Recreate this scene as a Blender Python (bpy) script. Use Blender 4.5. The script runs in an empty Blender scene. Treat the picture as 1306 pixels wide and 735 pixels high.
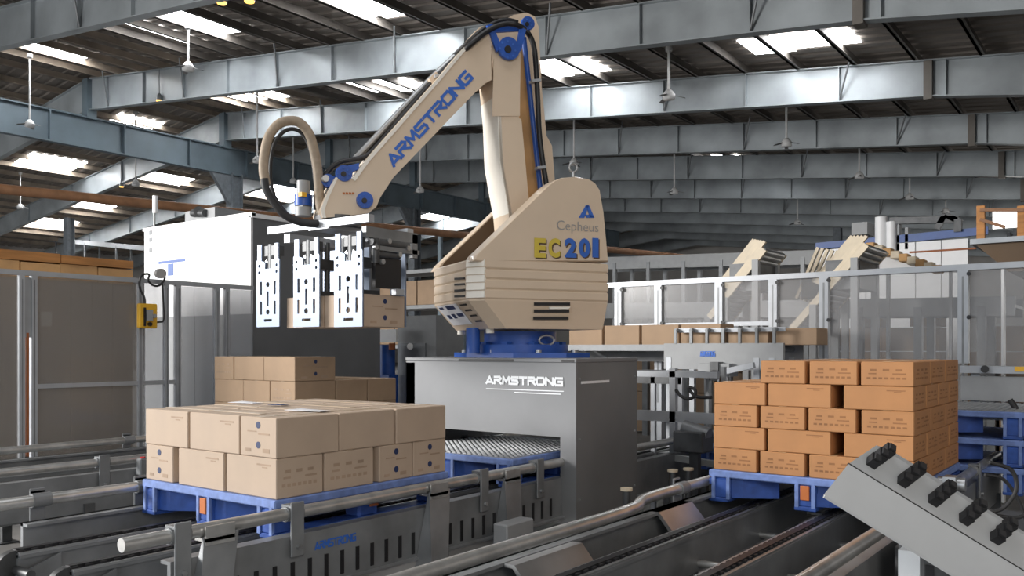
import bpy, bmesh, math, random
from mathutils import Vector, Matrix
random.seed(7)
S = bpy.context.scene
COL = S.collection
# ---------------------------------------------------------------- camera, light, exposure
EYE = 1.5; FP = 1103.0; HOR = 445.0           # eye height, focal length in px, horizon row
cd = bpy.data.cameras.new('camera'); cam = bpy.data.objects.new('camera', cd); COL.objects.link(cam)
cam.location = (0, 0, EYE); cam.rotation_euler = (math.pi/2, 0, math.atan2(.6, .8))
cd.sensor_width = 36; cd.lens = 36*FP/1306; cd.shift_y = (HOR-367.5)/1306; cd.clip_end = 400; cd.clip_start = .05
S.camera = cam
S.view_settings.view_transform = 'Standard'; S.view_settings.look = 'None'
S.view_settings.exposure = 0.0; S.view_settings.gamma = 1; S.view_settings.use_curve_mapping = False
W = bpy.data.worlds.new('daylight'); S.world = W; W.use_nodes = True
W.node_tree.nodes['Background'].inputs[0].default_value = (.80, .90, 1, 1)
W.node_tree.nodes['Background'].inputs[1].default_value = 1.15
def area(name, loc, target, sx, sy, power, color=(1, 1, 1)):
    l = bpy.data.lights.new(name, 'AREA'); l.shape = 'RECTANGLE'; l.size = sx; l.size_y = sy; l.energy = power; l.color = color
    o = bpy.data.objects.new(name, l); COL.objects.link(o); o.location = loc
    o.rotation_euler = (Vector(target)-Vector(loc)).to_track_quat('-Z', 'Y').to_euler(); return o
area('dock_door_daylight', (-14.5, -5.6, 5.0), (-4.5, 4.5, 1.5), 7, 4, 3400, (1, .97, .93))
area('hall_fill_right', (6.2, 40, 3.2), (-20, 38, 5.5), 60, 5.5, 2300, (1, .98, .95))  # added fill lamp brightening the far hall from the right, no doors there
area('hall_fill_left', (-44, -6.2, 3.4), (-44, 20, 6), 34, 5.5, 2600, (1, .98, .95))  # unseen lamp added to lift the left part of the hall
area('front_fill', (4.5, -3, 4.5), (-3, 8, 1.5), 4, 3, 230, (1, .92, .82))  # extra lamp behind the eye, added to brighten the front objects
area('overhead_fill', (-3, 3.2, 8.3), (-3.5, 5, 0), 5, 4, 160, (.95, .97, 1))  # added overhead fill out of view, no skylight modelled here

# ---------------------------------------------------------------- helpers
def ray(px, py): 
    q = (px-653)/FP; return Vector((.8*q-.6, .6*q+.8, (HOR-py)/FP))
def at(px, py, X=None, Y=None, Z=None, f=None):
    d = ray(px, py)
    t = f if f is not None else X/d.x if X is not None else Y/d.y if Y is not None else (Z-EYE)/d.z
    return Vector((0, 0, EYE)) + d*t
def onplane(px, py, p0, n):
    d = ray(px, py); c = Vector((0, 0, EYE)); return c + d*((Vector(p0)-c).dot(n)/d.dot(n))

MATS = {}
def mat(name, c, rough=.5, metal=0., var=.12, scale=6., bump=0., c2=None, emit=0, coat=0., stretch=None):
    m = bpy.data.materials.new(name); m.use_nodes = True; nt = m.node_tree; N = nt.nodes; L = nt.links
    b = N['Principled BSDF']; b.inputs['Roughness'].default_value = rough; b.inputs['Metallic'].default_value = metal
    b.inputs['Coat Weight'].default_value = coat
    tc = N.new('ShaderNodeTexCoord'); mp = N.new('ShaderNodeMapping'); L.new(tc.outputs['Object'], mp.inputs[0])
    if stretch: mp.inputs['Scale'].default_value = stretch
    nz = N.new('ShaderNodeTexNoise'); nz.inputs['Scale'].default_value = scale; nz.inputs['Detail'].default_value = 5
    L.new(mp.outputs[0], nz.inputs['Vector'])
    cr = N.new('ShaderNodeValToRGB'); L.new(nz.outputs['Fac'], cr.inputs[0])
    a = [x*(1-var) for x in c]; z = c2 or [min(1, x*(1+var)) for x in c]
    cr.color_ramp.elements[0].position = .3; cr.color_ramp.elements[1].position = .7
    cr.color_ramp.elements[0].color = (*a, 1); cr.color_ramp.elements[1].color = (*z, 1)
    L.new(cr.outputs[0], b.inputs['Base Color'])
    mr = N.new('ShaderNodeMapRange'); L.new(nz.outputs['Fac'], mr.inputs[0]); mr.inputs[3].default_value = max(0.05, rough-.1); mr.inputs[4].default_value = min(1, rough+.1)
    L.new(mr.outputs[0], b.inputs['Roughness'])
    if bump:
        bp = N.new('ShaderNodeBump'); bp.inputs['Strength'].default_value = bump; bp.inputs['Distance'].default_value = .01
        L.new(nz.outputs['Fac'], bp.inputs['Height']); L.new(bp.outputs[0], b.inputs['Normal'])
    if emit:
        b.inputs['Emission Color'].default_value = (*c, 1); b.inputs['Emission Strength'].default_value = emit
    MATS[name] = m; return m
def clear_mat(name, c, alpha, rough=.15):
    m = bpy.data.materials.new(name); m.use_nodes = True; nt = m.node_tree; N = nt.nodes; L = nt.links
    b = N['Principled BSDF']; b.inputs['Base Color'].default_value = (*c, 1); b.inputs['Roughness'].default_value = rough
    tr = N.new('ShaderNodeBsdfTransparent'); mx = N.new('ShaderNodeMixShader')
    nz = N.new('ShaderNodeTexNoise'); nz.inputs['Scale'].default_value = 3
    mr = N.new('ShaderNodeMapRange'); mr.inputs[3].default_value = alpha-.08; mr.inputs[4].default_value = alpha+.08
    L.new(nz.outputs['Fac'], mr.inputs[0]); L.new(mr.outputs[0], mx.inputs[0])
    L.new(tr.outputs[0], mx.inputs[1]); L.new(b.outputs[0], mx.inputs[2]); L.new(mx.outputs[0], N['Material Output'].inputs[0])
    MATS[name] = m; return m
mat('beige', (.66, .53, .40), .38, coat=.25, var=.04, scale=3)
mat('beige_white', (.86, .82, .74), .35, coat=.3, var=.04)  # paler beige, whitened to carry the daylight on the lower arm's front
mat('robot_blue', (.02, .09, .40), .4, var=.2)
mat('letter_blue', (.03, .13, .52), .5, var=.05)
mat('letter_yellow', (.62, .48, .06), .5, var=.05)
mat('letter_grey', (.30, .30, .30), .5, var=.05)
mat('letter_white', (.85, .87, .9), .5, var=.03)
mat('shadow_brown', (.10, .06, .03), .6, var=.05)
mat('orange', (.48, .14, .035), .5)
mat('orange_rust', (.33, .10, .03), .6)
mat('black', (.012, .012, .014), .45, var=.3)
mat('black_rubber', (.02, .02, .022), .6, var=.2)
mat('hose_tan', (.33, .26, .19), .6, var=.15, scale=30)
mat('steel', (.42, .43, .44), .35, .75, var=.18, scale=4)
mat('steel_dark', (.09, .093, .097), .45, .5, var=.35, scale=7)
mat('steel_grey', (.21, .22, .23), .45, .3, var=.2, scale=5)
mat('pipe', (.55, .55, .54), .32, .7, var=.2, scale=9)
mat('aluminium', (.40, .42, .45), .4, .3, var=.08)
mat('gripper_plate', (.19, .235, .32), .4, .3, var=.1, scale=10)
mat('pedestal_grey', (.21, .215, .225), .5, .12, var=.09, scale=3)
mat('pedestal_dark', (.21, .215, .22), .42, .2, var=.12, scale=2)
mat('beam_paint', (.32, .35, .37), .42, .25, var=.25, scale=.7)
mat('girder_paint', (.13, .17, .20), .5, .2, var=.2, scale=.8)
mat('column_paint', (.16, .18, .20), .5, .2, var=.2)
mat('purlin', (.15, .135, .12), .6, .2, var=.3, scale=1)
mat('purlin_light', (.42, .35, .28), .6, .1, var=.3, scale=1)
mat('roof_sheet', (.25, .22, .195), .65, .1, var=.25, scale=.5, stretch=(.3, 3, 1))
mat('floor', (.16, .155, .15), .6, 0, var=.35, scale=1.2, bump=.1)
mat('wall', (.5, .48, .46), .7, 0, var=.15, scale=.4)
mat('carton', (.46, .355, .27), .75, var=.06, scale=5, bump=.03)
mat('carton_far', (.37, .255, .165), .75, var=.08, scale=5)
mat('carton_orange', (.42, .20, .08), .7, var=.09, scale=5, bump=.03)
mat('tape', (.58, .46, .33), .3, var=.05)
mat('tape_orange', (.58, .36, .18), .3, var=.05)
mat('ink', (.36, .26, .185), .8, var=.2)
mat('ink_orange', (.26, .12, .05), .8, var=.2)
mat('ink_blue', (.015, .03, .10), .6, var=.1)
mat('paper', (.75, .75, .78), .6, var=.03)
mat('pallet_blue', (.03, .085, .34), .45, var=.3, scale=12, bump=.1)
mat('pallet_edge', (.16, .24, .52), .5, var=.25, scale=18)
mat('mat_grey', (.24, .26, .31), .5, .2, var=.25, scale=60)
mat('white_paint', (.9, .91, .93), .4, var=.03)
mat('cabinet_grey', (.18, .185, .195), .45, .2, var=.1, scale=2)
mat('cabinet_light', (.30, .31, .32), .45, var=.08)
mat('blue_band', (.10, .16, .38), .5, var=.1)
mat('crate_brown', (.13, .108, .09), .7, var=.15, scale=1.5, stretch=(6, 6, .3))
mat('timber', (.42, .19, .06), .7, var=.3, scale=2, stretch=(1, 1, 12))
mat('timber_light', (.55, .32, .14), .7, var=.25, scale=3)
mat('cream', (.70, .60, .45), .5, var=.1)
mat('box_grey', (.46, .48, .50), .45, .1, var=.04, scale=8)
mat('yellow_box', (.75, .42, .03), .5, var=.15)
mat('rust_pipe', (.24, .12, .06), .6, var=.2)
mat('skylight', (.96, .98, 1), .5, var=.0, emit=22)
mat('window_glow', (1, .98, .93), .5, var=0, emit=3)
mat('lamp_amber', (1, .55, .12), .5, var=0, emit=2.5)
mat('red', (.6, .02, .02), .4, var=.1)
mat('fan_white', (.62, .62, .62), .5, var=.1)
mat('fan_dark', (.13, .13, .13), .5, var=.1)
clear_mat('clear_panel', (.42, .42, .43), .30)
clear_mat('tinted_panel', (.27, .25, .23), .55)
clear_mat('screen_panel', (.36, .38, .42), .42)

def root_inv(p):
    m = Matrix.Identity(4)
    while p is not None:
        m = p.matrix_basis @ m; p = p.parent
    return m.inverted()
def meta(o, label=None, cat=None, group=None, kind=None):
    if label: o['label'] = label
    if cat: o['category'] = cat
    if group: o['group'] = group
    if kind: o['kind'] = kind
    return o
def thing(name, label, cat, loc=(0, 0, 0), rz=0, group=None):
    o = bpy.data.objects.new(name, None); COL.objects.link(o); o.location = loc; o.rotation_euler = (0, 0, rz)
    o.empty_display_size = .1
    return meta(o, label, cat, group)
class MB:
    def __init__(s): s.v = []; s.f = []; s.sm = []
    def add(s, vs, fs, smooth=False):
        n = len(s.v); s.v += [Vector(v) for v in vs]; s.f += [[i+n for i in f] for f in fs]; s.sm += [smooth]*len(fs); return s
    def box(s, a, b):
        x0, y0, z0 = (min(a[i], b[i]) for i in range(3)); x1, y1, z1 = (max(a[i], b[i]) for i in range(3))
        return s.add([(x0,y0,z0),(x1,y0,z0),(x1,y1,z0),(x0,y1,z0),(x0,y0,z1),(x1,y0,z1),(x1,y1,z1),(x0,y1,z1)],
                     [(0,3,2,1),(4,5,6,7),(0,1,5,4),(1,2,6,5),(2,3,7,6),(3,0,4,7)])
    def bbox(s, c, d, bv=.006):
        # box with chamfered edges (centre c, size d)
        bm = bmesh.new(); bmesh.ops.create_cube(bm, size=1)
        for v in bm.verts: v.co = Vector((v.co.x*d[0], v.co.y*d[1], v.co.z*d[2])) + Vector(c)
        bmesh.ops.bevel(bm, geom=bm.edges[:], offset=bv, segments=1, affect='EDGES')
        bm.verts.index_update(); s.add([v.co.copy() for v in bm.verts], [[v.index for v in f.verts] for f in bm.faces]); bm.free(); return s
    def bar(s, p, q, w, h, up=(0, 0, 1)):
        p = Vector(p); q = Vector(q); d = (q-p).normalized(); u = Vector(up)
        if abs(d.dot(u)) > .98: u = Vector((0, 1, 0)) if abs(d.y) < .9 else Vector((1, 0, 0))
        r = d.cross(u).normalized(); u = r.cross(d)
        vs = [e+r*(i*w/2)+u*(j*h/2) for e in (p, q) for i, j in ((-1,-1),(1,-1),(1,1),(-1,1))]
        return s.add(vs, [(0,1,2,3),(7,6,5,4),(0,4,5,1),(1,5,6,2),(2,6,7,3),(3,7,4,0)])
    def tube(s, path, r, n=10, cap=True):
        P = [Vector(p) for p in path]; rings = []; u = None
        for i, p in enumerate(P):
            d = (P[min(i+1, len(P)-1)]-P[max(i-1, 0)]).normalized()
            if u is None: u = d.orthogonal().normalized()
            else: u = (u-d*u.dot(d)).normalized()
            w = d.cross(u); rr = r[i] if isinstance(r, (list, tuple)) else r
            rings.append([p+(u*math.cos(2*math.pi*k/n)+w*math.sin(2*math.pi*k/n))*rr for k in range(n)])
        vs = [v for R in rings for v in R]
        fs = [(i*n+k, i*n+(k+1) % n, (i+1)*n+(k+1) % n, (i+1)*n+k) for i in range(len(P)-1) for k in range(n)]
        s.add(vs, fs, True)
        if cap: s.add(rings[0], [list(range(n))[::-1]]); s.add(rings[-1], [list(range(n))])
        return s
    def cyl(s, p, q, r, n=16): return s.tube([p, q], r, n)
    def prism(s, poly, off):
        poly = [Vector(p) for p in poly]; off = Vector(off); n = len(poly)
        return s.add(poly+[p+off for p in poly], [list(range(n)), [i+n for i in range(n)][::-1]]+[(i, i+n, (i+1) % n+n, (i+1) % n) for i in range(n)])
    def mesh(s, name, m, inv=None):
        me = bpy.data.meshes.new(name); me.from_pydata([(inv @ v) if inv else v for v in s.v], [], s.f)
        me.polygons.foreach_set('use_smooth', s.sm)
        bm = bmesh.new(); bm.from_mesh(me); bmesh.ops.recalc_face_normals(bm, faces=bm.faces); bm.to_mesh(me); bm.free()
        me.materials.append(MATS[m]); return me
    def build(s, name, m, parent=None, label=None, local=False, kind=None):
        me = s.mesh(name, m, None if (local or parent is None) else root_inv(parent))
        o = bpy.data.objects.new(name, me); COL.objects.link(o); o.parent = parent
        if label: o['label'] = label
        if kind: o['kind'] = kind
        return o
def struct(name, mb, m, label=None):
    o = mb.build(name, m); o['kind'] = 'structure'
    if label: o['label'] = label
    return o
def part(parent, name, m, fn, label=None, local=False, kind=None):
    mb = MB(); fn(mb); return mb.build(name, m, parent, label, local, kind)
def each(parent, name, m, items, fn):
    for it in items:
        mb = MB(); fn(mb, it); mb.build(name, m, parent)
def copy_tree(o, parent=None):
    c = o.copy(); COL.objects.link(c); c.parent = parent
    for ch in list(o.children): copy_tree(ch, c)
    return c
def spline(pts, n=6):
    P = [Vector(p) for p in pts]; out = []
    for i in range(len(P)-1):
        a = P[max(i-1, 0)]; b = P[i]; c = P[i+1]; d = P[min(i+2, len(P)-1)]
        for k in range(n):
            t = k/n; out.append(.5*((2*b)+(c-a)*t+(2*a-5*b+4*c-d)*t*t+(3*b-a-3*c+d)*t**3))
    return out+[P[-1]]
def curve_mesh(obj):
    me = bpy.data.meshes.new_from_object(obj); bpy.data.objects.remove(obj); return me
def place_flat(me, o, ux, uy, un, name, m, parent, label=None):
    # flat mesh in (x, y, z) -> world frame o + x ux + y uy + z un
    inv = root_inv(parent) if parent else Matrix.Identity(4)
    for v in me.vertices: v.co = inv @ (o + ux*v.co.x + uy*v.co.y + un*v.co.z)
    me.materials.clear(); me.materials.append(MATS[m])
    ob = bpy.data.objects.new(name, me); COL.objects.link(ob); ob.parent = parent
    if label: ob['label'] = label
    return ob
def text_on(txt, bl, br, h, up, name, m, parent, bold=.02, thick=.004, label=None):
    # text filling the width bl..br and cap height h
    cu = bpy.data.curves.new('lettering', 'FONT'); cu.body = txt; cu.offset = bold; cu.resolution_u = 3; cu.extrude = 0
    ob = bpy.data.objects.new('lettering', cu); COL.objects.link(ob); bpy.context.view_layer.update(); me = curve_mesh(ob)
    xs = [v.co.x for v in me.vertices]; ys = [v.co.y for v in me.vertices]
    bl = Vector(bl); br = Vector(br); ux = (br-bl).normalized(); uy = Vector(up).normalized(); un = ux.cross(uy)
    sx = (br-bl).length/(max(xs)-min(xs)); sy = h/(max(ys)-min(ys))
    for v in me.vertices: v.co = ((v.co.x-min(xs))*sx, (v.co.y-min(ys))*sy, thick)
    return place_flat(me, bl, ux, uy, un, name, m, parent, label)
GL = {'A': [[(0,0),(.5,1),(1,0)],[(.3,.2),(.7,.2)]], 'R': [[(0,0),(0,.55),(.8,.55),(1,.75),(.8,1),(0,1)],[(.45,.5),(1,0)]],
      'M': [[(0,0),(.08,1),(.5,.3),(.92,1),(1,0)]], 'S': [[(1,1),(.1,1),(0,.78),(.12,.55),(.9,.5),(1,.25),(.9,0),(0,0)]],
      'T': [[(0,1),(1,1)],[(.5,1),(.5,0)]], 'O': [[(.12,0),(.88,0),(1,.2),(1,.8),(.88,1),(.12,1),(0,.8),(0,.2),(.12,0)]],
      'N': [[(0,0),(0,1),(1,0),(1,1)]], 'G': [[(1,1),(.12,1),(0,.8),(0,.2),(.12,0),(1,0),(1,.5),(.5,.5)]]}
def strokes_on(txt, bl, br, h, up, name, m, parent, tw=.2, thick=.004, slant=0., fill=.78, label=None):
    bl = Vector(bl); br = Vector(br); ux = (br-bl).normalized(); uy = Vector(up).normalized(); un = ux.cross(uy)
    cw = (br-bl).length/len(txt); mb = MB(); t = h*tw/2
    for i, ch in enumerate(txt):
        for j, pl in enumerate(GL[ch]):
            pts = [Vector(((i+x*fill)*cw+t*.6 + slant*y*h, t+y*(h-2*t))) for x, y in pl]
            for k, (a, b) in enumerate(zip(pts, pts[1:])):
                d = (b-a).normalized(); n = Vector((-d.y, d.x))*t; e = d*t*.85
                q = [a-e-n, b+e-n, b+e+n, a-e+n]; zz = thick*(.6+.04*k+.12*j)
                mb.add([bl+ux*p.x+uy*p.y+un*zz for p in q], [(0, 1, 2, 3)])
    return mb.build(name, m, parent, label)
def sheet_with_holes(outer, holes, thick):
    cu = bpy.data.curves.new('sheet', 'CURVE'); cu.dimensions = '2D'; cu.fill_mode = 'BOTH'; cu.extrude = thick/2
    for poly in [outer]+holes:
        sp = cu.splines.new('POLY'); sp.points.add(len(poly)-1); sp.use_cyclic_u = True
        for p, (x, y) in zip(sp.points, poly): p.co = (x, y, 0, 1)
    ob = bpy.data.objects.new('sheet', cu); COL.objects.link(ob); bpy.context.view_layer.update(); return curve_mesh(ob)
def rect2(x0, y0, x1, y1): return [(x0, y0), (x1, y0), (x1, y1), (x0, y1)]
def circ2(x, y, r, n=12): return [(x+r*math.cos(2*math.pi*k/n), y+r*math.sin(2*math.pi*k/n)) for k in range(n)]
ORD = ['first', 'second', 'third', 'fourth', 'fifth', 'sixth', 'seventh', 'eighth', 'ninth', 'tenth', 'eleventh', 'twelfth']

# ---------------------------------------------------------------- the building
RX = -34.4
def roof_t(X): return EYE + (6.75-.118*X if X > RX else 6.75-.118*RX+.118*(X-RX))
def beam_b(X):
    if X > -4.7: return EYE + 5.9+.107*4.7 - .16*(X+4.7)
    return EYE + (5.9-.107*X if X > RX else 5.9-.107*RX+.107*(X-RX))
XL, XR, Y0, Y1 = -66, 6.5, -7, 78
struct('floor', MB().box((XL-1, Y0-6, -.1), (XR+1, Y1+1, 0)), 'floor')
cm = MB(); ys = []; y = Y0-1
while y < Y1+1:
    ys += [(y, 0), (y+.16, 0), (y+.2, .05), (y+.34, .05), (y+.38, 0)]; y += .5
for xa, xb in ((XR+1, RX), (RX, XL-1)):
    vs = []
    for yy, dz in ys: vs += [(xa, yy, roof_t(xa)+.26+dz), (xb, yy, roof_t(xb)+.26+dz)]
    cm.add(vs, [(2*i, 2*i+1, 2*i+3, 2*i+2) for i in range(len(ys)-1)])
struct('ceiling', cm, 'roof_sheet', 'dark corrugated steel roof sheet')
struct('wall_back', MB().box((XL, Y1, 0), (XR, Y1+.3, 14)), 'wall')
struct('wall_left', MB().box((XL-.3, Y0, 0), (XL, Y1, 9)), 'wall')
struct('wall_right', MB().box((XR, Y0, 0), (XR+.3, Y1, 8.4)), 'wall')
struct('wall_front', MB().box((XL, Y0-.3, 6.6), (XR, Y0, 13)), 'wall')
x = XR-1; k = 0
while x > XL+1:
    z = roof_t(x)
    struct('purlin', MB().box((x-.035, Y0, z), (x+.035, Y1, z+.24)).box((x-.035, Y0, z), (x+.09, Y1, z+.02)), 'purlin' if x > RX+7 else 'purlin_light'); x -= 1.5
BEAMY = [11.3+6.3*k for k in range(-2, 11)]
for bi, yb in enumerate(BEAMY):
    xs = [XR, 0, -4.7, -12, -20, -28, RX, -42, -50, -58, XL]
    web = MB(); fl = MB()
    top = [Vector((X, yb-.012, roof_t(X))) for X in xs]; bot = [Vector((X, yb-.012, beam_b(X))) for X in xs]
    n = len(xs)
    for y2 in (0,):
        web.add(top+bot, [(i, i+1, n+i+1, n+i) for i in range(n-1)]); 
        web.add([v+Vector((0, .024, 0)) for v in top+bot], [(i, i+1, n+i+1, n+i) for i in range(n-1)])
    for i in range(n-1):
        for L_, dz in ((bot, -.02), (top, -.02)): web.bar(L_[i]+Vector((0, .012, 0)), L_[i+1]+Vector((0, .012, 0)), .26, .03)
    b = struct('roof_beam', web, 'beam_paint', 'grey painted steel roof beam')
    if bi < 9:
        X = 3.5; j = 0
        while X > XL+3:
            if bi >= 1 and (X > RX or j % 2 == 0) and not (bi < 2 and X > -10):
                part(b, 'stiffener', 'beam_paint', lambda m: m.box((X-.012, yb-.12, beam_b(X)), (X+.012, yb-.012, roof_t(X))))
                if j % 2 == 0 and X > RX:
                    part(b, 'brace', 'steel_grey', lambda m: m.tube([(X, yb-.05, beam_b(X)+.05), (X+.42, yb-.5, roof_t(X)+.1)], .028, 6))
            X -= 2.6; j += 1
        part(b, 'splice_plate', 'purlin', lambda m: m.box((-4.8, yb-.17, beam_b(-4.7)-.1), (-4.6, yb+.17, roof_t(-4.7)-.03)))
# longitudinal ridge girder on columns with knees
g = MB().box((RX-.02, 2, EYE+8.05), (RX+.02, 60, EYE+9.25))
for z in (8.05, 9.25): g.box((RX-.16, 2, EYE+z-.03), (RX+.16, 60, EYE+z+.03))
g = struct('girder', g, 'girder_paint', 'dark blue-grey girder along the ridge')
for yy in [y+.0 for y in range(4, 60, 3)]:
    part(g, 'stiffener', 'girder_paint', lambda m: m.box((RX+.02, yy-.03, EYE+8.05), (RX+.18, yy+.03, EYE+9.25)))
for yb in BEAMY[1:9]:
    struct('stub_column', MB().box((RX-.2, yb-.2, EYE+9.2), (RX+.2, yb+.2, roof_t(RX))), 'girder_paint')
for yc in (24.4, 36.5, 49.1):
    c = MB().box((RX-.25, yc-.28, 0), (RX+.25, yc-.24, EYE+8.1)).box((RX-.25, yc+.24, 0), (RX+.25, yc+.28, EYE+8.1)).box((RX-.03, yc-.25, 0), (RX+.03, yc+.25, EYE+8.1))
    c.prism([(RX-.1, yc-.28, EYE+8.05), (RX-.1, yc-1.3, EYE+8.05), (RX-.1, yc-.28, EYE+6.6)], (.2, 0, 0))
    struct('steel_column', c, 'column_paint', 'grey steel column with knee bracket')
# more columns in the far hall
for cx, cy in ((-16, 55), (-24, 62), (-50, 24.4), (-50, 36.5)):
    c = MB().box((cx-.22, cy-.22, 0), (cx+.22, cy-.18, 9)).box((cx-.22, cy+.18, 0), (cx+.22, cy+.22, 9)).box((cx-.03, cy-.2, 0), (cx+.03, cy+.2, 9))
    if beam_b(cx) < 9: c = MB().box((cx-.2, cy-.2, 0), (cx+.2, cy+.2, beam_b(cx)))
    struct('steel_column', c, 'column_paint')
# skylights: translucent sheets under the roof line
def roof_hit(px, py):
    d = ray(px, py)
    t = (7.0)/(d.z+.118*d.x)
    p = d*t
    if p.x < RX:
        t = (7.0-.236*RX)/(d.z-.118*d.x); p = d*t
    return p
SKY = [(248, 27, 2.9, 3.0), (203, 39, 1.2, 3.2), (72, 64, 2.6, 2.6), (175, 155, 1.6, 2.6), (66, 207, 3, 3.5), (212, 227, 3, 3.5), (330, 118, 2.8, 2.2), (296, 121, 1.4, 2.6),
       (120, 262, 3, 3), (58, 285, 4, 4), (432, 3, 1.4, 3), (480, 8, 1.4, 2), (738, 83, 2.2, 2.0), (700, 88, 1.2, 2.2), (1040, 49, 1.9, 1.25), (978, 58, 1.1, 1.3), (555, 271, 4, 5),
       (360, 242, 5, 6), (515, 108, 2.6, 2), (470, 110, 1.4, 2), (8, 306, 4, 4), (930, 200, 2, 1.6), (690, 330, 6, 5)]
for i, (px, py, sx, sy) in enumerate(SKY):
    if i not in (14, 15): sx *= .62; sy *= .8
    p = roof_hit(px, py)
    if p.y > 72 or p.x < XL+3: continue
    za, zb = roof_t(p.x-sx/2)+.235, roof_t(p.x+sx/2)+.235
    mb = MB().add([(p.x-sx/2, p.y-sy/2, za), (p.x+sx/2, p.y-sy/2, zb), (p.x+sx/2, p.y+sy/2, zb), (p.x-sx/2, p.y+sy/2, za),
                   (p.x-sx/2, p.y-sy/2, za+.015), (p.x+sx/2, p.y-sy/2, zb+.015), (p.x+sx/2, p.y+sy/2, zb+.015), (p.x-sx/2, p.y+sy/2, za+.015)],
                  [(0,1,2,3),(4,5,6,7),(0,1,5,4),(1,2,6,5),(2,3,7,6),(3,0,4,7)])
    struct('skylight', mb, 'skylight', 'bright translucent roof skylight')

# ---------------------------------------------------------------- chain conveyors
PD = EYE-.71; PB = PD-.185                     # pallet deck and underside heights
def lane(label, X0, X1, Ya, Yb, railz, chains, flare=None, near_open=True, plates_r=(), plates_l=(), gussets=(), slots=False, panel_r=True, legs=(2.2, 3.6, 5., 6.4, 7.6)):
    t = thing('pallet_conveyor', label, 'conveyor', ((X0+X1)/2, Ya, 0), 0, 'pallet chain conveyors')
    zt = EYE-.86
    for side, X in ((-1, X0), (1, X1)):
        path = [(X, Ya+.1, railz), (X, Yb, railz)]
        if flare and side in flare: path = flare[side]
        part(t, 'guide_pipe', 'pipe', lambda m: m.tube(path, .029, 12))
        # side channel with lips
        def ch(m):
            Xs = X+side*.0
            m.box((Xs-.012, Ya+.3, zt-.26), (Xs+.012, Yb, zt)); m.box((Xs-.012, Ya+.3, zt-.015), (Xs-side*.06, Yb, zt)); m.box((Xs-.012, Ya+.3, zt-.275), (Xs-side*.06, Yb, zt-.26))
        p = part(t, 'side_channel', 'steel_grey', ch)
        if slots and side == 1:
            yy = Ya+.6
            ysl = [yy+.1*k for k in range(200) if yy+.1*k < Yb-2.6]
            each(p, 'slot', 'black', ysl, lambda m, y_: m.box((X+.0115, y_, zt-.235), (X+.0165, y_+.022, zt-.12)))
            part(p, 'lip', 'steel', lambda m: m.prism([(X+.012, Ya+.35, zt-.262), (X+.03, Ya+.35, zt-.27), (X+.03, Yb-.3, zt-.27), (X+.012, Yb-.3, zt-.262)], (0, 0, .01)))
    for X in chains:
        part(t, 'chain_beam', 'steel_grey', lambda m: m.box((X-.035, Ya+.12, PB-.24), (X+.035, Yb, PB-.03)).box((X-.055, Ya+.12, PB-.05), (X+.055, Yb, PB-.035)))
        def chain(m):
            m.box((X-.018, Ya+.05, PB-.035), (X+.018, Yb, PB-.012))
            m.tube([(X, Ya+.06+.0*k, PB-.1) for k in (0,)] + [(X, Ya+.0601, PB-.1)], .01, 4)
        for sg in (-1, 1): part(t, 'wear_strip', 'steel', lambda m: m.box((X+sg*.052, Ya+.12, PB-.035), (X+sg*.034, Yb, PB-.024)))
        c = part(t, 'chain', 'black', lambda m: m.box((X-.018, Ya+.12, PB-.035), (X+.018, Yb, PB-.012)))
        def links(m):
            yy = Ya+.12
            while yy < min(Yb, 5.5):
                m.box((X-.03, yy, PB-.03), (X+.03, yy+.03, PB-.016)); yy += .062
        part(c, 'links', 'black_rubber', links, kind='stuff')
        part(t, 'sprocket', 'steel_dark', lambda m: m.cyl((X-.02, Ya+.12, PB-.105), (X+.02, Ya+.12, PB-.105), .09, 18).cyl((X-.045, Ya+.12, PB-.105), (X+.16, Ya+.12, PB-.105), .022, 10))
        part(t, 'end_bracket', 'steel_grey', lambda m: m.prism([(X+.05, Ya+.0, PB-.16), (X+.05, Ya+.3, PB-.05), (X+.05, Ya+.3, PB-.26), (X+.05, Ya+.05, PB-.28)], (.012, 0, 0)).cyl((X+.05, Ya+.13, PB-.15), (X+.09, Ya+.13, PB-.15), .04, 12))
    yy = Ya+.45
    while yy < Yb:
        part(t, 'cross_tube', 'pipe', lambda m: m.tube([(X0, yy, PB-.2), (X1, yy, PB-.2)], .02, 8)); yy += .85
    for yy in legs:
        if Ya < yy < Yb:
            for X in (X0, X1):
                part(t, 'leg', 'steel_dark', lambda m: m.box((X-.035, yy-.035, .01), (X+.035, yy+.035, zt-.2)).box((X-.07, yy-.07, 0), (X+.07, yy+.07, .012)))
    for X, side, lst in ((X1, 1, plates_r), (X0, -1, plates_l)):
        for yy in lst:
            part(t, 'clamp_plate', 'steel_grey', lambda m: m.bbox((X+side*.036, yy, railz-.07), (.012, .075, .25), .004).box((X-.03, yy-.037, railz+.03), (X+side*.04, yy+.037, railz+.042)).cyl((X, yy-.045, railz), (X, yy+.045, railz), .036, 12))
            part(t, 'bolt', 'steel', lambda m: m.cyl((X+side*.04, yy, railz-.15), (X+side*.055, yy, railz-.15), .012, 6))
    for yy in gussets:
        X = X1
        g = part(t, 'gusset', 'steel_grey', lambda m: m.prism([(X+.02, yy, railz-.03), (X+.02, yy+.17, railz-.03), (X+.13, yy+.03, zt-.33), (X+.13, yy-.1, zt-.33)], (.01, 0, .01)).prism([(X+.02, yy, railz-.03), (X+.13, yy-.1, zt-.33), (X+.012, yy-.1, zt-.33)], (0, .008, 0)))
        part(g, 'saddle', 'pipe', lambda m: m.box((X-.045, yy, railz-.045), (X+.045, yy+.14, railz-.03)).box((X-.045, yy, railz-.045), (X-.035, yy+.14, railz+.02)).box((X+.035, yy, railz-.06), (X+.045, yy+.14, railz+.02)))
    return t
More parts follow.
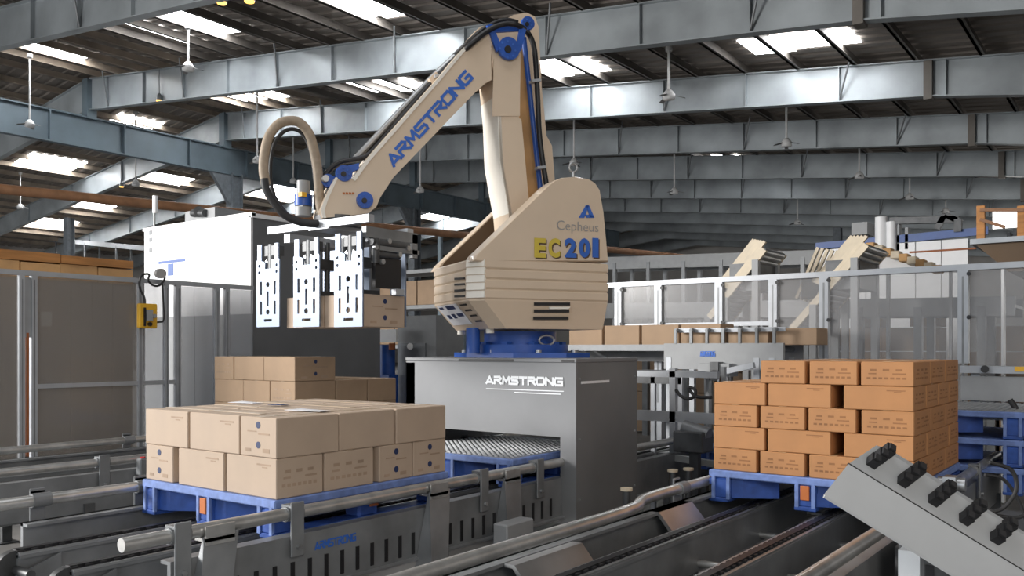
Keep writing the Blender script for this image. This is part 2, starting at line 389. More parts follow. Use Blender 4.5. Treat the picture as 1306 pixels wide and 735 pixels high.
laneL = lane('grey steel pallet conveyor running from the front left under the grey robot pedestal', -4.49, -3.2, 1.66, 7.3, EYE-.757, (-4.15, -3.66), slots=True,
             plates_r=(2.0, 2.58, 3.95, 4.52), plates_l=(2.05, 2.6, 3.8, 5.4), gussets=(2.1, 3.48, 4.15))
laneR = lane('grey steel pallet conveyor on the right under the orange cartons, with bent guide pipes', -2.17, -.97, 1.1, 7.3, EYE-.79, (-1.92, -1.46, -1.12),
             flare={-1: spline([(-2.05, .9, EYE-.8), (-2.075, 2.2, EYE-.79), (-2.075, 3.65, EYE-.79), (-2.17, 4.1, EYE-.79), (-2.17, 5, EYE-.79), (-2.17, 7.3, EYE-.79)], 6),
                    1: [(-.97, 2.6, EYE-.79), (-.97, 7.3, EYE-.79)]}, plates_l=(4.5, 5.6), plates_r=(6.3,), legs=(4.6, 6.2, 7.2))
laneF = lane('grey steel pallet conveyor at the far left beside the fence', -7.15, -5.89, 1.4, 9.4, EYE-.79, (-6.8, -6.3), plates_r=(3.1, 4.15, 5.2), plates_l=(4, 6), legs=(3, 5, 7, 9))
# faint blue lettering on the side channels
for t, X, ya, yb in ((laneL, -3.186, 2.7, 2.96), (laneF, -5.876, 3.35, 3.75)):
    strokes_on('ARMSTRONG', (X, ya, EYE-.95), (X, yb, EYE-.95), (.04), (0, 0, 1), 'lettering', 'letter_blue', t, tw=.2, thick=.003)
for X, yy, w in ((-5.8, 3.35, 0), (-5.8, 4.6, 0)):
    s = thing('photo_sensor', 'small grey sensor with a red lens %s on the far left conveyor' % ('nearest the left edge,' if yy < 4 else 'beside the front pallet,'), 'sensor', (X, yy, EYE-.9), 0, 'conveyor sensors')
    part(s, 'body', 'steel_grey', lambda m: m.bbox((X, yy, EYE-.84), (.06, .07, .12), .008).box((X-.09, yy-.02, EYE-.9), (X, yy+.02, EYE-.88)))
    part(s, 'lens', 'red', lambda m: m.cyl((X, yy, EYE-.782), (X, yy, EYE-.77), .018, 10))
# stop roller posts between the right conveyor and the pedestal
for i, (px, py) in enumerate(((799, 626), (858, 602), (878, 600))):
    p = at(px, py, Z=EYE-.86)
    s = thing('stop_post', 'short steel stop post with a pale cap, %s of three by the bent pipe' % ('nearest', 'middle', 'farthest')[i], 'post', (p.x, p.y, 0), 0, 'stop posts')
    part(s, 'post', 'steel_dark', lambda m: m.cyl((p.x, p.y, 0), (p.x, p.y, p.z), .026, 12))
    part(s, 'cap', 'cream', lambda m: m.cyl((p.x, p.y, p.z), (p.x, p.y, p.z+.016), .037, 14))
# slanting tin chutes under the bent pipe, and floor-level cross frames
for i, (x0, ya, yb) in enumerate(((-2.1, 2.75, 3.25), (-2.16, 4.1, 4.5))):
    s = thing('cover_plate', 'bent grey cover plate under the guide pipe, %s' % ('nearer the viewer', 'beside the blue pallet'), 'cover', (x0, ya, .5)) if False else thing('cover_plate', 'bent grey cover plate under the bent guide pipe, ' + ('nearer the viewer' if i == 0 else 'next to the right blue pallet'), 'cover', (x0, ya, .5))
    part(s, 'plate', 'steel', lambda m: m.prism([(x0, ya, EYE-.86), (x0+.05, ya, EYE-.86), (x0+.19, ya, EYE-1.02), (x0+.17, ya, EYE-1.03), (x0+.04, ya, EYE-.875), (x0, ya, EYE-.875)], (0, yb-ya, 0)))
def frame(label, pts, legs, name='floor_frame', m='pipe', w=.05):
    t = thing(name, label, 'frame', (pts[0][0][0], pts[0][0][1], 0))
    for a, b in pts: part(t, 'rail', m, lambda mm: mm.bar(a, b, w, w))
    for x, y, z in legs: part(t, 'leg', m, lambda mm: mm.box((x-w/2, y-w/2, 0), (x+w/2, y+w/2, z)))
    return t
frame('low grey steel frame on the floor between the two front conveyors', [((-3.0, 2.4, .3), (-2.2, 3.5, .3)), ((-2.2, 3.5, .3), (-2.3, 2.1, .3)), ((-3.0, 2.4, .3), (-3.0, 4.6, .3))], [(-3, 2.4, .3), (-2.2, 3.5, .3), (-3, 4.6, .3), (-2.3, 2.1, .3)])
s = thing('junction_box', 'small pale junction box at the foot of the grey pedestal', 'box', (-2.95, 3.9, 0))
part(s, 'box', 'cabinet_light', lambda m: m.bbox((-2.95, 3.95, .42), (.1, .26, .2), .008)); part(s, 'stand', 'steel_dark', lambda m: m.box((-2.98, 3.9, 0), (-2.93, 3.98, .32)))

# ---------------------------------------------------------------- pallets
def pallet(label, X0, Y0_, lx=1.12, ly=1.22, topmat=False, z0=PB, orange=True):
    t = thing('pallet', label, 'pallet', (X0+lx/2, Y0_+ly/2, z0), 0, 'blue plastic pallets')
    X1, Y1_ = X0+lx, Y0_+ly
    part(t, 'deck', 'pallet_edge', lambda m: m.bbox(((X0+X1)/2, (Y0_+Y1_)/2, z0+.164), (lx, ly, .042), .006))
    if topmat:
        part(t, 'deck_surface', 'mat_grey', lambda m: m.box((X0+.03, Y0_+.03, z0+.184), (X1-.03, Y1_-.03, z0+.187)))
        def ribs(m):
            for i in range(22):
                for j in range(24):
                    a = X0+.05+i*(lx-.1)/22; b = Y0_+.05+j*(ly-.1)/24
                    m.box((a, b, z0+.187), (a+.03, b+.018, z0+.193))
        part(t, 'studs', 'steel', ribs, kind='stuff')
    for i in range(3):
        for j in range(3):
            cx = X0+(.075, lx/2, lx-.075)[i]; cy = Y0_+(.075, ly/2, ly-.075)[j]
            b = part(t, 'block', 'pallet_blue', lambda m: m.bbox((cx, cy, z0+.08), (.11, .14, .125), .012))
            if j == 0:
                each(b, 'edge_frame', 'pallet_edge', (-.045, .045), lambda m, e: m.box((cx+e-.01, Y0_-.004, z0+.02), (cx+e+.01, Y0_+.01, z0+.15)))
            if orange and (i == 1 and j == 0):
                part(b, 'orange_pad', 'orange', lambda m: m.bbox((cx, cy-.075, z0+.1), (.05, .012, .08), .003))
            if orange and i == 2 and j == 1:
                part(b, 'orange_pad', 'orange_rust', lambda m: m.bbox((cx+.073, cy+.02, z0+.1), (.012, .06, .06), .003))
    for i in range(3):
        cx = X0+(.06, lx/2, lx-.06)[i]
        part(t, 'runner', 'pallet_blue', lambda m: m.bbox((cx, (Y0_+Y1_)/2, z0+.013), (.12, ly, .024), .004))
        part(t, 'stringer', 'pallet_blue', lambda m: m.box((cx-.06, Y0_+.01, z0+.1), (cx+.06, Y1_-.01, z0+.136)))
    for k in (0, 1):
        xa = X0+.13+k*(lx/2-.075); xb = xa+lx/2-.19; xm = xa+(xb-xa)*.62
        part(t, 'inner_web', 'pallet_blue', lambda m: m.prism([(xa, Y0_+.03, z0+.026), (xa+.06, Y0_+.05, z0+.026), (xm, Y0_+.16, z0+.026), (xm, Y0_+.175, z0+.026), (xa+.05, Y0_+.065, z0+.026), (xa, Y0_+.045, z0+.026)], (0, 0, .117)))
    return t
pallet('blue plastic pallet under the tan carton load at front left', -4.44, 2.56, 1.14, 1.23)
pallet('empty blue plastic pallet with grey studded deck under the robot pedestal', -4.42, 4.42, 1.11, 1.2, topmat=True, orange=False)
pallet('blue plastic pallet under the orange carton load at right', -2.13, 4.77, 1.13, 1.23)
pallet('blue plastic pallet under the far tan carton load', -7.14, 4.8, 1.2, 1.28, orange=False)
for k in range(3):
    pallet('empty blue pallet %s of the pile beyond the orange cartons' % ('at the bottom', 'in the middle', 'on top')[k], -1.36, 6.7, 1.12, 1.08, z0=PB-.1+.19*k, orange=False, topmat=(k == 2))
pallet('blue pallet on a low stand behind the pedestal, left of the orange load', -3.1, 6.66, .86, .9, z0=.5, orange=False)
frame('low dark steel stand under the blue pallet behind the pedestal', [((-3.1, 6.75, .47), (-2.24, 6.75, .47)), ((-3.1, 7.4, .47), (-2.24, 7.4, .47))], [(-3.05, 6.75, .45), (-2.3, 6.75, .45), (-3.05, 7.4, .45), (-2.3, 7.4, .45)], 'pallet_stand', 'steel_dark', .055)

# ---------------------------------------------------------------- cartons
def carton(label, c, dx, dy, dz, m, group, marks=None, rz=0.):
    # marks: which faces carry print: 'y' front, 'x' right
    t = thing('carton', label, 'carton', (c[0], c[1], c[2]-dz/2), rz, group)
    mk = 'ink_orange' if m == 'carton_orange' else 'ink'; tp = 'tape_orange' if m == 'carton_orange' else 'tape'
    MB().bbox((0, 0, dz/2), (dx-.006, dy-.006, dz-.002), .004).build('box', m, t, local=True)
    lx = dx >= dy
    tb = MB()
    if lx: tb.box((-dx/2+.003, -.022, dz-.001), (dx/2-.003, .022, dz+.0006))
    else: tb.box((-.022, -dy/2+.003, dz-.001), (.022, dy/2-.003, dz+.0006))
    tb.build('tape', tp, t, local=True)
    def face(ux, o, w, kind):
        mb = MB(); o = Vector(o); n = Vector((ux[1], -ux[0], 0)); ux = Vector(ux)
        def r(u0, v0, u1, v1, th=.001):
            a = o+ux*(u0*w); b = o+ux*(u1*w); z0_, z1_ = v0*dz, v1*dz
            mb.prism([a+Vector((0, 0, z0_)), b+Vector((0, 0, z0_)), b+Vector((0, 0, z1_)), a+Vector((0, 0, z1_))], n*th)
        if kind == 'text':
            r(.62, .80, .88, .84); r(.72, .74, .82, .77)
        elif kind == 'prints':
            rnd = random.Random(int(abs(c[0]*31+c[1]*17+c[2]*97)*100))
            for q in range(3): r(.18+.24*q, .62, .30+.24*q, .70)
            for q in range(7): r(.12+.11*q, .28, .12+.11*q+.07, .36)
            r(.15, .48, .30, .53); r(.6, .48, .85, .53)
        elif kind == 'logo':
            for v in (.80, .3):
                cc = o+ux*(w*.5)+Vector((0, 0, v*dz)); rr = .017
                mb2 = MB(); mb2.prism([cc+ux*(rr*math.cos(a))+Vector((0, 0, rr*math.sin(a))) for a in [k*math.pi/5 for k in range(10)]], n*.0012)
                mb2.build('round_mark', 'ink_blue', t, local=True)
            r(.15, .12, .3, .2); r(.62, .12, .8, .22); r(.2, .62, .45, .65); r(.5, .56, .8, .6)
        mb.build('print', mk, t, local=True, kind='stuff')
    if marks:
        for fc, kind in marks:
            if fc == 'y': face((1, 0, 0), (-dx/2, -dy/2+.003, 0), dx, kind)
            else: face((0, 1, 0), (dx/2-.003, -dy/2, 0), dy, kind)
    return t
G1 = 'tan cartons on the front left pallet'
X0, X1, Ya, Yb = -4.43, -3.31, 2.576, 3.78; H = .192
J = lambda a=.006: random.uniform(-a, a)
# lower layer: one column of three lengthways at left, four rows of two across
def ctn(lbl, xa, xb, ya, yb, z, h, m, g, marks=None): return carton(lbl, ((xa+xb)/2+J(.003), (ya+yb)/2+J(.003), z+h/2), xb-xa, yb-ya, h, m, g, marks, J(.008))
lab = {0: 'at the left front corner of the bottom layer', 1: 'behind the left corner in the bottom layer', 2: 'at the far left of the bottom layer'}
ctn('tan carton with blue marks, left front corner of the bottom layer, front load', X0, X0+.265, Ya, Ya+.39, PD, H, 'carton', G1, [('y', 'logo')])
ctn('tan carton, second along the left side of the bottom layer, front load', X0, X0+.265, Ya+.4, Ya+.79, PD, H, 'carton', G1)
ctn('tan carton at the rear left of the bottom layer, front load', X0, X0+.265, Ya+.8, Yb, PD, H, 'carton', G1)
yy = [Ya, Ya+.29, Ya+.64, Ya+.92, Yb]
ctn('plain tan carton in the middle of the bottom front row, front load', X0+.31, X0+.715, Ya, Ya+.285, PD, H, 'carton', G1, [('y', 'text')])
ctn('tan carton at the near corner of the bottom layer, front load', X0+.72, X1, Ya, Ya+.285, PD, H, 'carton', G1, [('y', 'text'), ('x', 'prints')])
for i, (ya, yb, w) in enumerate(((Ya+.29, Ya+.63, 'second'), (Ya+.665, Ya+.925, 'third'), (Ya+.93, Yb, 'last'))):
    ctn('printed tan carton, %s along the right side, bottom layer, front load' % w, X0+.72, X1, ya, yb, PD, H, 'carton', G1, [('x', 'prints' if i == 0 else 'logo')])
# upper layer
z = PD+H
ctn('tan carton at the left front corner of the top layer, front load', X0-.005, X0+.405, Ya, Ya+.29, z, H, 'carton', G1, [('y', 'text')])
ctn('tan carton in the middle of the top front row, front load', X0+.41, X0+.835, Ya, Ya+.29, z, H, 'carton', G1, [('y', 'text')])
ctn('tan carton with blue marks, near corner of the top layer, front load', X0+.84, X1, Ya, Ya+.39, z, H, 'carton', G1, [('y', 'logo')])
ctn('plain tan carton, middle of the right side, top layer, front load', X0+.84, X1, Ya+.395, Ya+.79, z, H, 'carton', G1)
ctn('plain tan carton, far right end of the top layer, front load', X0+.84, X1, Ya+.795, Yb, z, H, 'carton', G1)
for j in range(1, 4):
    for i in (0, 1):
        ctn('tan carton, %s row back, %s, top layer of the front load' % (ORD[j], ('left side', 'beside the right-hand column')[i]), X0+(0, .41)[i], X0+(.405, .835)[i], Ya+.3*j, Ya+.3*j+.295, z, H, 'carton', G1)
# flattened papers and leftovers lying on the top layer
for i, (px, py, w, d, m, lbl) in enumerate(((585, 519, 0, 0, 'paper', ''),) if False else ((314, 514, .22, .1, 'paper', 'white paper slip lying on the top cartons near the left side'), (355, 517, .1, .07, 'ink_blue', 'small blue leaflet lying on the top cartons'), (393, 524, .26, .1, 'paper', 'grey-white plastic scrap lying on the top cartons at right'))):
    p = at(px, py, Z=z+H+.004)
    o = MB().prism([(p.x-w/2, p.y-d/2, p.z), (p.x+w/2, p.y-d/3, p.z+.002), (p.x+w/2.2, p.y+d/2, p.z), (p.x-w/2.4, p.y+d/2.4, p.z+.004)], (0, 0, .002)).build('paper_slip', m)
    meta(o, lbl, 'paper', 'scraps on the cartons')
# far tan load: three layers of two sizes
G2 = 'tan cartons on the far pallet'
X0, X1, Ya, Yb = -7.13, -5.95, 4.83, 6.06; H = .213
for L in range(3):
    z = PD+H*L; nm = ('bottom', 'middle', 'top')[L]
    if L % 2 == 0:
        xs = [(X0, X0+.3), (X0+.305, X0+.74), (X0+.745, X1)]
    else:
        xs = [(X0, X0+.44), (X0+.445, X0+.83), (X0+.835, X1)]
    for i, (xa, xb) in enumerate(xs):
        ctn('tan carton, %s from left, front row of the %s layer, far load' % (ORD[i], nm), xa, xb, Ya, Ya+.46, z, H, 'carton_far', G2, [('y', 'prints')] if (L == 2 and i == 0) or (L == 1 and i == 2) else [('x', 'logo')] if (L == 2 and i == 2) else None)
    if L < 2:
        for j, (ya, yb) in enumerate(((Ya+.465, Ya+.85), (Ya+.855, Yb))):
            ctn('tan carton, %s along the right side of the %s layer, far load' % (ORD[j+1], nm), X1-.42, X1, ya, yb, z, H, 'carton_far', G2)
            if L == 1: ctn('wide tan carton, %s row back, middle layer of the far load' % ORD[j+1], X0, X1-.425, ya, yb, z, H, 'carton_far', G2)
# orange load: five layers
G3 = 'orange cartons on the right pallet'
X0, X1, Ya, Yb = -2.11, -1.01, 4.79, 6.0; H = .1285
LN = ['bottom', 'second', 'third', 'fourth', 'top']
for L in range(5):
    z = PD+H*L
    if L % 2 == 0:
        w = (X1-X0)/4; fx = [(X0+i*w+(.0 if i == 0 else .008), X0+(i+1)*w-(.008 if i < 3 else 0)) for i in range(4)]; d = (Yb-Ya)/3; fy = [(Ya+j*d, Ya+(j+1)*d-.004) for j in range(3)]
    else:
        fx = [(X0, X0+.315), (X0+.325, X0+.68), (X0+.745, X1)]; d = (Yb-Ya)/4; fy = [(Ya+j*d, Ya+(j+1)*d-.004) for j in range(4)]
    for j, (ya, yb) in enumerate(fy):
        for i, (xa, xb) in enumerate(fx):
            last = i == len(fx)-1
            if L == 4 and i == 0: continue
            if j == 0: lb = 'orange carton, %s from left, front of the %s layer, right load' % (ORD[i-(L == 4)], LN[L])
            elif last: lb = 'orange carton, %s behind the near corner, right side, %s layer' % (ORD[j-1], LN[L])
            else: lb = 'orange carton, %s row back, %s column, %s layer, right load' % (ORD[j], ORD[i], LN[L])
            mk = []
            if j == 0: mk.append(('y', 'prints' if L % 2 == 0 else 'text'))
            if last: mk.append(('x', 'prints'))
            ctn(lb, xa, xb, ya, yb, z, H, 'carton_orange', G3, mk)

# ---------------------------------------------------------------- robot pedestal
px0, px1, py0, py1 = -4.62, -3.08, 4.81, 5.64; zt, zb = EYE-.085, EYE-.59
t = thing('robot_pedestal', 'grey steel pedestal bridging the conveyor under the cream palletizing robot', 'pedestal', ((px0+px1)/2, (py0+py1)/2, 0))
part(t, 'front_panel', 'pedestal_grey', lambda m: m.prism([(px0, py0, zt), (px1, py0, zt), (px1, py0, zb), (px0, py0, zb)], (0, .02, 0)).box((px1-.125, py0, zb-.2), (px1, py0+.02, zb)))
part(t, 'side_panel', 'pedestal_dark', lambda m: m.box((px1-.02, py0+.02, .0), (px1, py1, zt)), label='dark satin side panel')
part(t, 'left_leg', 'pedestal_dark', lambda m: m.box((px0, py0, 0), (px0+.09, py1, zt-.02)))
part(t, 'right_leg', 'pedestal_dark', lambda m: m.box((px1-.125, py0+.001, 0), (px1, py0+.02, zb-.2)).box((px1-.125, py0+.02, 0), (px1-.02, py1, zt-.02)))
part(t, 'underside', 'pedestal_dark', lambda m: m.box((px0+.09, py0+.02, zb), (px1-.125, py1, zb+.04)))
part(t, 'back_panel', 'pedestal_dark', lambda m: m.box((px0, py1-.02, zb), (px1-.02, py1, zt)))
part(t, 'top_plate', 'pedestal_grey', lambda m: m.bbox(((px0+px1)/2, (py0+py1)/2, zt+.006), (px1-px0+.01, py1-py0+.01, .03), .005))
for a, b in ((585, 655), (716, 735)):
    pa = at(a, 458, Y=py0-.006); pb = at(b, 458, Y=py0-.006)
    part(t, 'slot', 'black', lambda m: m.box((pa.x, py0-.006, zt-.004), (min(pb.x, px1-.01), py0+.01, zt+.012)))
bl = at(620, 490.5, Y=py0-.002); br = at(719, 493, Y=py0-.002); br.z = bl.z = (bl.z+br.z)/2
strokes_on('ARMSTRONG', bl, br, .062, (0, 0, 1), 'lettering', 'letter_white', t, tw=.26)
part(t, 'underline', 'letter_white', lambda m: m.box((bl.x, py0-.003, bl.z-.035), (br.x, py0, bl.z-.029)).box((bl.x+.25, py0-.003, bl.z-.055), (br.x-.02, py0, bl.z-.048)))
a = at(741, 489, X=px1); b = at(777, 485, X=px1)
part(t, 'side_marking', 'letter_white', lambda m: m.box((px1, a.y, a.z-.005), (px1+.002, b.y, a.z+.012)), label='thin pale strip of lettering')
each(t, 'bolt', 'steel', [(y_, z_) for y_ in (py0+.04, py1-.04) for z_ in (.5, .9, 1.3)], lambda m, q: m.cyl((px1, q[0], q[1]), (px1+.006, q[0], q[1]), .008, 6))

# ---------------------------------------------------------------- the robot
O = Vector((-3.84, 5.22, 0)); RD = Vector((-.502, -.864, 0)).normalized(); RS = Vector((-RD.y*-1*-1, 0, 0))
RS = Vector((.864, -.502, 0)).normalized()
UP = Vector((0, 0, 1))
def R(a, b, z): return O + RD*a + RS*b + UP*(EYE+z)
def rb(px, py, b): return onplane(px, py, O+RS*b, RS)
def pris(m, pts, b1, b0):      # outline in picture px on the plane b = b1, thickness down to b = b0
    return m.prism([rb(x, y, b1) for x, y in pts], RS*(b0-b1))
def disc(m, px, py, b, r, th):
    c = rb(px, py, b); return m.cyl(c, c+RS*th, r, 20)
rob = thing('palletizing_robot', 'large cream and blue robot arm on the grey pedestal, holding cartons', 'robot', (O.x, O.y, EYE-.06))
def base(m):
    c = R(0, 0, -.064)
    m.prism([c+Vector((.56*math.cos(k*math.pi/4+.39), .40*math.sin(k*math.pi/4+.39), 0)) for k in range(8)], (0, 0, .035))
    m.cyl(R(0, 0, -.03), R(0, 0, .03), .36, 32).cyl(R(0, 0, .03), R(0, 0, .125), .27, 28)
    for k in range(10):
        a = k*math.pi/5; m.box(tuple(R(0, 0, -.03)+Vector((.31*math.cos(a)-.025, .31*math.sin(a)-.025, 0))), tuple(R(0, 0, .05)+Vector((.31*math.cos(a)+.025, .31*math.sin(a)+.025, 0))))
tb = part(rob, 'turntable', 'robot_blue', base)
each(tb, 'bolt', 'steel', range(8), lambda m, k: m.cyl(R(0, 0, -.03)+Vector((.48*math.cos(k*.785), .34*math.sin(k*.785), 0)), R(0, 0, -.005)+Vector((.48*math.cos(k*.785), .34*math.sin(k*.785), 0)), .022, 6))
part(tb, 'drive_motor', 'robot_blue', lambda m: m.cyl(R(.42, .12, -.03), R(.42, .12, .15), .05, 14))
part(tb, 'ring', 'steel', lambda m: m.tube([R(-.06+.06*math.cos(k*math.pi/6), .34, .06+.035*math.sin(k*math.pi/6)) for k in range(13)], .009, 6))
# body: lower tapering hull, ribbed band, two upper cheeks
zA = (HOR-419)/FP*5.9; zB = (HOR-384)/FP*5.9; zC = (HOR-332)/FP*5.95
foot = [(.56, -.36), (.56, .40), (.48, .5), (-.47, .5), (-.49, .47), (-.49, -.45), (-.47, -.47), (.48, -.47)]
def fp(s=0., dz=0., da=0.): 
    return [(a-(math.copysign(s, a))-(da if a > 0 else 0), b-math.copysign(s, b)) for a, b in foot]
def hull(m, f0, z0, f1, z1):
    n = len(f0); m.add([R(a, b, z0) for a, b in f0]+[R(a, b, z1) for a, b in f1], [list(range(n)), [i+n for i in range(n)][::-1]]+[(i, (i+1) % n, (i+1) % n+n, i+n) for i in range(n)])
body = part(rob, 'body_cover', 'beige', lambda m: (hull(m, fp(.03, da=.14), zA, fp(.004), zB), hull(m, fp(.004), zB, fp(.004), zB+.01)) and None)
nb = 4; hb = (zC-zB-.01)/nb
def band(k):
    z0 = zB+.01+k*hb
    def f(m):
        hull(m, fp(.008), z0, fp(.0), z0+.012); hull(m, fp(.0), z0+.012, fp(.0), z0+hb-.01); hull(m, fp(0.), z0+hb-.01, fp(.008), z0+hb)
    return f
for k in range(nb): part(body, 'ribbed_band', 'beige', band(k))
cheek = [(616, 334), (603, 333), (608, 325), (700, 236), (708, 230), (717, 226.5), (735, 225), (752, 228), (760, 233), (766, 242), (771, 271), (777, 334)]
def cheek_f(b1, b0, ins=.012):
    def f(m):
        P = [rb(x, y, .5) for x, y in cheek]; c = sum(P, Vector())/len(P)
        def sh(b, k): return [c+(p-c)*k+RS*(b-.5) for p in P]
        L = [sh(b1, .975), sh(b1-ins*1.5, 1), sh(b0+ins*1.5, 1), sh(b0, .975)]; n = len(P)
        m.add([v for q in L for v in q], [list(range(n)), [3*n+i for i in range(n)][::-1]]+[(j*n+i, j*n+(i+1) % n, (j+1)*n+(i+1) % n, (j+1)*n+i) for j in range(3) for i in range(n)])
    return f
part(rob, 'body_cheek', 'beige', cheek_f(.5, .31)); part(rob, 'body_cheek', 'beige', cheek_f(-.31, -.45))
def shade_liner(m):
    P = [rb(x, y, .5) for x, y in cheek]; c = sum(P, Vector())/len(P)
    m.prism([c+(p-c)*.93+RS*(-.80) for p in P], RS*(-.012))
part(rob, 'well_shade', 'shadow_brown', shade_liner)  # dark brown plate paints the shade on the far cheek's inner face
def bridge(m):      # front sill and rear cover between the cheeks
    P = [rb(x, y, .24) for x, y in [(608, 333), (628, 313), (636, 318), (622, 334)]]
    P2 = [rb(x, y, .5)+RS*(-.19) for x, y in [(735, 225), (752, 228), (760, 233), (766, 242), (771, 271), (777, 334), (730, 334), (700, 300)]]
    m.prism(P2, RS*(-.62))
part(rob, 'rear_cover', 'beige', bridge)
part(rob, 'arm_well', 'shadow_brown', lambda m: m.prism([rb(x, y, .5)+RS*(-.192) for x, y in [(618, 333), (660, 318), (700, 300), (720, 334)]], RS*(-.61)))  # dark brown block, the slot's inner shade put into its colour
def slots(lst, b):
    for (x0, y0, x1, y1) in lst:
        part(body, 'vent_slot', 'black', lambda m: m.prism([rb(x0, y0, b), rb(x1, y0, b), rb(x1, y1, b), rb(x0, y1, b)], RS*.003))
slots([(681, 386, 727, 390), (681, 395, 726, 399), (680, 404, 725, 408)], .4995)
part(body, 'louvre', 'beige_white', lambda m: m.prism([rb(700, 391.5, .5), rb(727, 391.5, .5), rb(724, 394.5, .5), rb(700, 394.5, .5)], RS*.012))
F0 = R(.56, 0, 0)
def fa(px, py, off=0): return onplane(px, py, R(.56+off, 0, 0), RD)
for y in (354.5, 362, 369.5, 377):
    part(body, 'vent_slot', 'black', lambda m: m.prism([fa(580, y), fa(593, y-.6), fa(593, y+2.0), fa(580, y+2.6)], RD*.004))
# louvre column on the front corner, label sheet on the slanting chin
each(body, 'corner_cover', 'beige_white', range(5), lambda m, k: hull(m, [(.575, .395), (.485, .508), (.47, .5), (.55, .38)], zB+.02+k*(zC-zB-.02)/5, [(.57, .39), (.48, .503), (.46, .49), (.54, .38)], zB+.02+(k+.9)*(zC-zB-.02)/5))
def chin(u, v): # u across (0 far..1 near), v up
    a0, b0, z0 = .39, -.30+u*.66, zA; a1, b1, z1 = .556, -.34+u*.72, zB
    return R(a0+(a1-a0)*v+.004, b0+(b1-b0)*v, z0+(z1-z0)*v)
def quad_chin(m, u0, v0, u1, v1, th=.003): m.prism([chin(u0, v0), chin(u1, v0), chin(u1, v1), chin(u0, v1)], RD*th)
lb = part(body, 'label_sheet', 'paper', lambda m: quad_chin(m, .04, .2, .66, .97), label='white label sheet')
each(lb, 'print', 'ink_blue', ((.08, .82, .2, .9), (.3, .78, .55, .92), (.12, .45, .22, .6), (.28, .45, .38, .62), (.45, .5, .62, .62)), lambda m, q: quad_chin(m, *q, .005))
each(body, 'vent_slot', 'black', range(4), lambda m, k: quad_chin(m, .74+.02*k, .86-.2*k, .92+.02*k, .92-.2*k, .004))
each(body, 'foot', 'beige_white', (-.3, .3), lambda m, b: m.cyl(R(.36, b, zA-.03), R(.36, b, zA), .03, 10))
# writing on the near cheek
n3 = RS
def wr(txt, x0, x1, yb, yt, nm, m, **k):
    a = rb(x0, yb, .501); b = rb(x1, yb, .501); b.z = a.z; h = rb(x0, yt, .501).z-a.z
    return text_on(txt, a, b, h, (0, 0, 1), nm, m, rob, **k)
wr('Cepheus', 710, 763, 297, 281, 'lettering', 'letter_grey', bold=-.005)
for ch, x0, x1, m in (('E', 681, 696, 'letter_yellow'), ('C', 699, 714, 'letter_yellow'), ('2', 720, 735, 'letter_blue'), ('0', 738, 752, 'letter_blue'), ('1', 755, 763, 'letter_blue')):
    wr(ch, x0+1.6, x1+1.6, 330, 305, 'lettering_shadow', 'shadow_brown', bold=.06, thick=.002)
    wr(ch, x0, x1, 328.5, 303.5, 'lettering', m, bold=.05, thick=.005)
part(rob, 'emblem', 'letter_blue', lambda m: [m.prism([rb(x, y, .501) for x, y in q], RS*.004) for q in ([(747, 262), (751, 262), (745, 278), (738, 278)], [(747, 262), (751, 262), (758, 278), (752, 277)], [(746, 274), (754, 274), (758, 278), (748, 278)])] and None, label='blue triangular emblem')
e = rb(731, 222, .0)
part(rob, 'lifting_eye', 'steel', lambda m: m.cyl(rb(731, 226, .3), rb(731, 219, .3), .012, 8).tube([rb(731, 214, .3)+RD*(.032*math.cos(k*math.pi/8))+UP*(.032*math.sin(k*math.pi/8)) for k in range(17)], .009, 8))
# lower arm
la = part(rob, 'lower_arm', 'beige', lambda m: pris(m, [(626, 64), (634, 52), (658, 55), (663, 70), (662, 151), (665, 152), (675, 262), (682, 312), (652, 312), (648, 262), (638, 205), (636, 150), (633, 126)], .15, -.15))
part(la, 'front_web', 'beige_white', lambda m: m.prism([rb(x, y, .15)+RD*.006 for x, y in [(633, 122), (636, 150), (638, 205), (648, 262), (652, 285)]]+[rb(x, y, .15)-RD*.02 for x, y in [(652, 285), (648, 262), (638, 205), (636, 150), (633, 122)]], RS*-.3))  # front of the lower arm in paler beige, its daylight painted in
part(la, 'seam_plate', 'beige', lambda m: pris(m, [(664, 60), (663, 148), (628, 148), (630, 75)], .158, .149))
part(rob, 'rear_channel', 'beige', lambda m: pris(m, [(612, 46), (618, 36), (640, 27), (655, 19), (672, 16), (682, 21), (687, 34), (688, 54), (691, 112), (697, 173), (704, 186), (708, 235), (716, 300), (675, 300), (660, 151), (655, 70), (636, 70)], -.13, -.17))
part(rob, 'inner_shade', 'timber_light', lambda m: pris(m, [(663, 62), (672, 62), (690, 300), (676, 300), (663, 150)], -.10, -.128), label='inner face of the arm channel with brown painted shade')  # brown stands for the shade on the channel's inner face
def rod(m, p, q, b, r): m.cyl(rb(*p, b), rb(*q, b), r, 12)
part(rob, 'blue_rod', 'robot_blue', lambda m: rod(m, (668, 48), (689, 240), -.02, .02))
part(rob, 'rod_end', 'steel', lambda m: rod(m, (687, 226), (691, 250), -.02, .014))
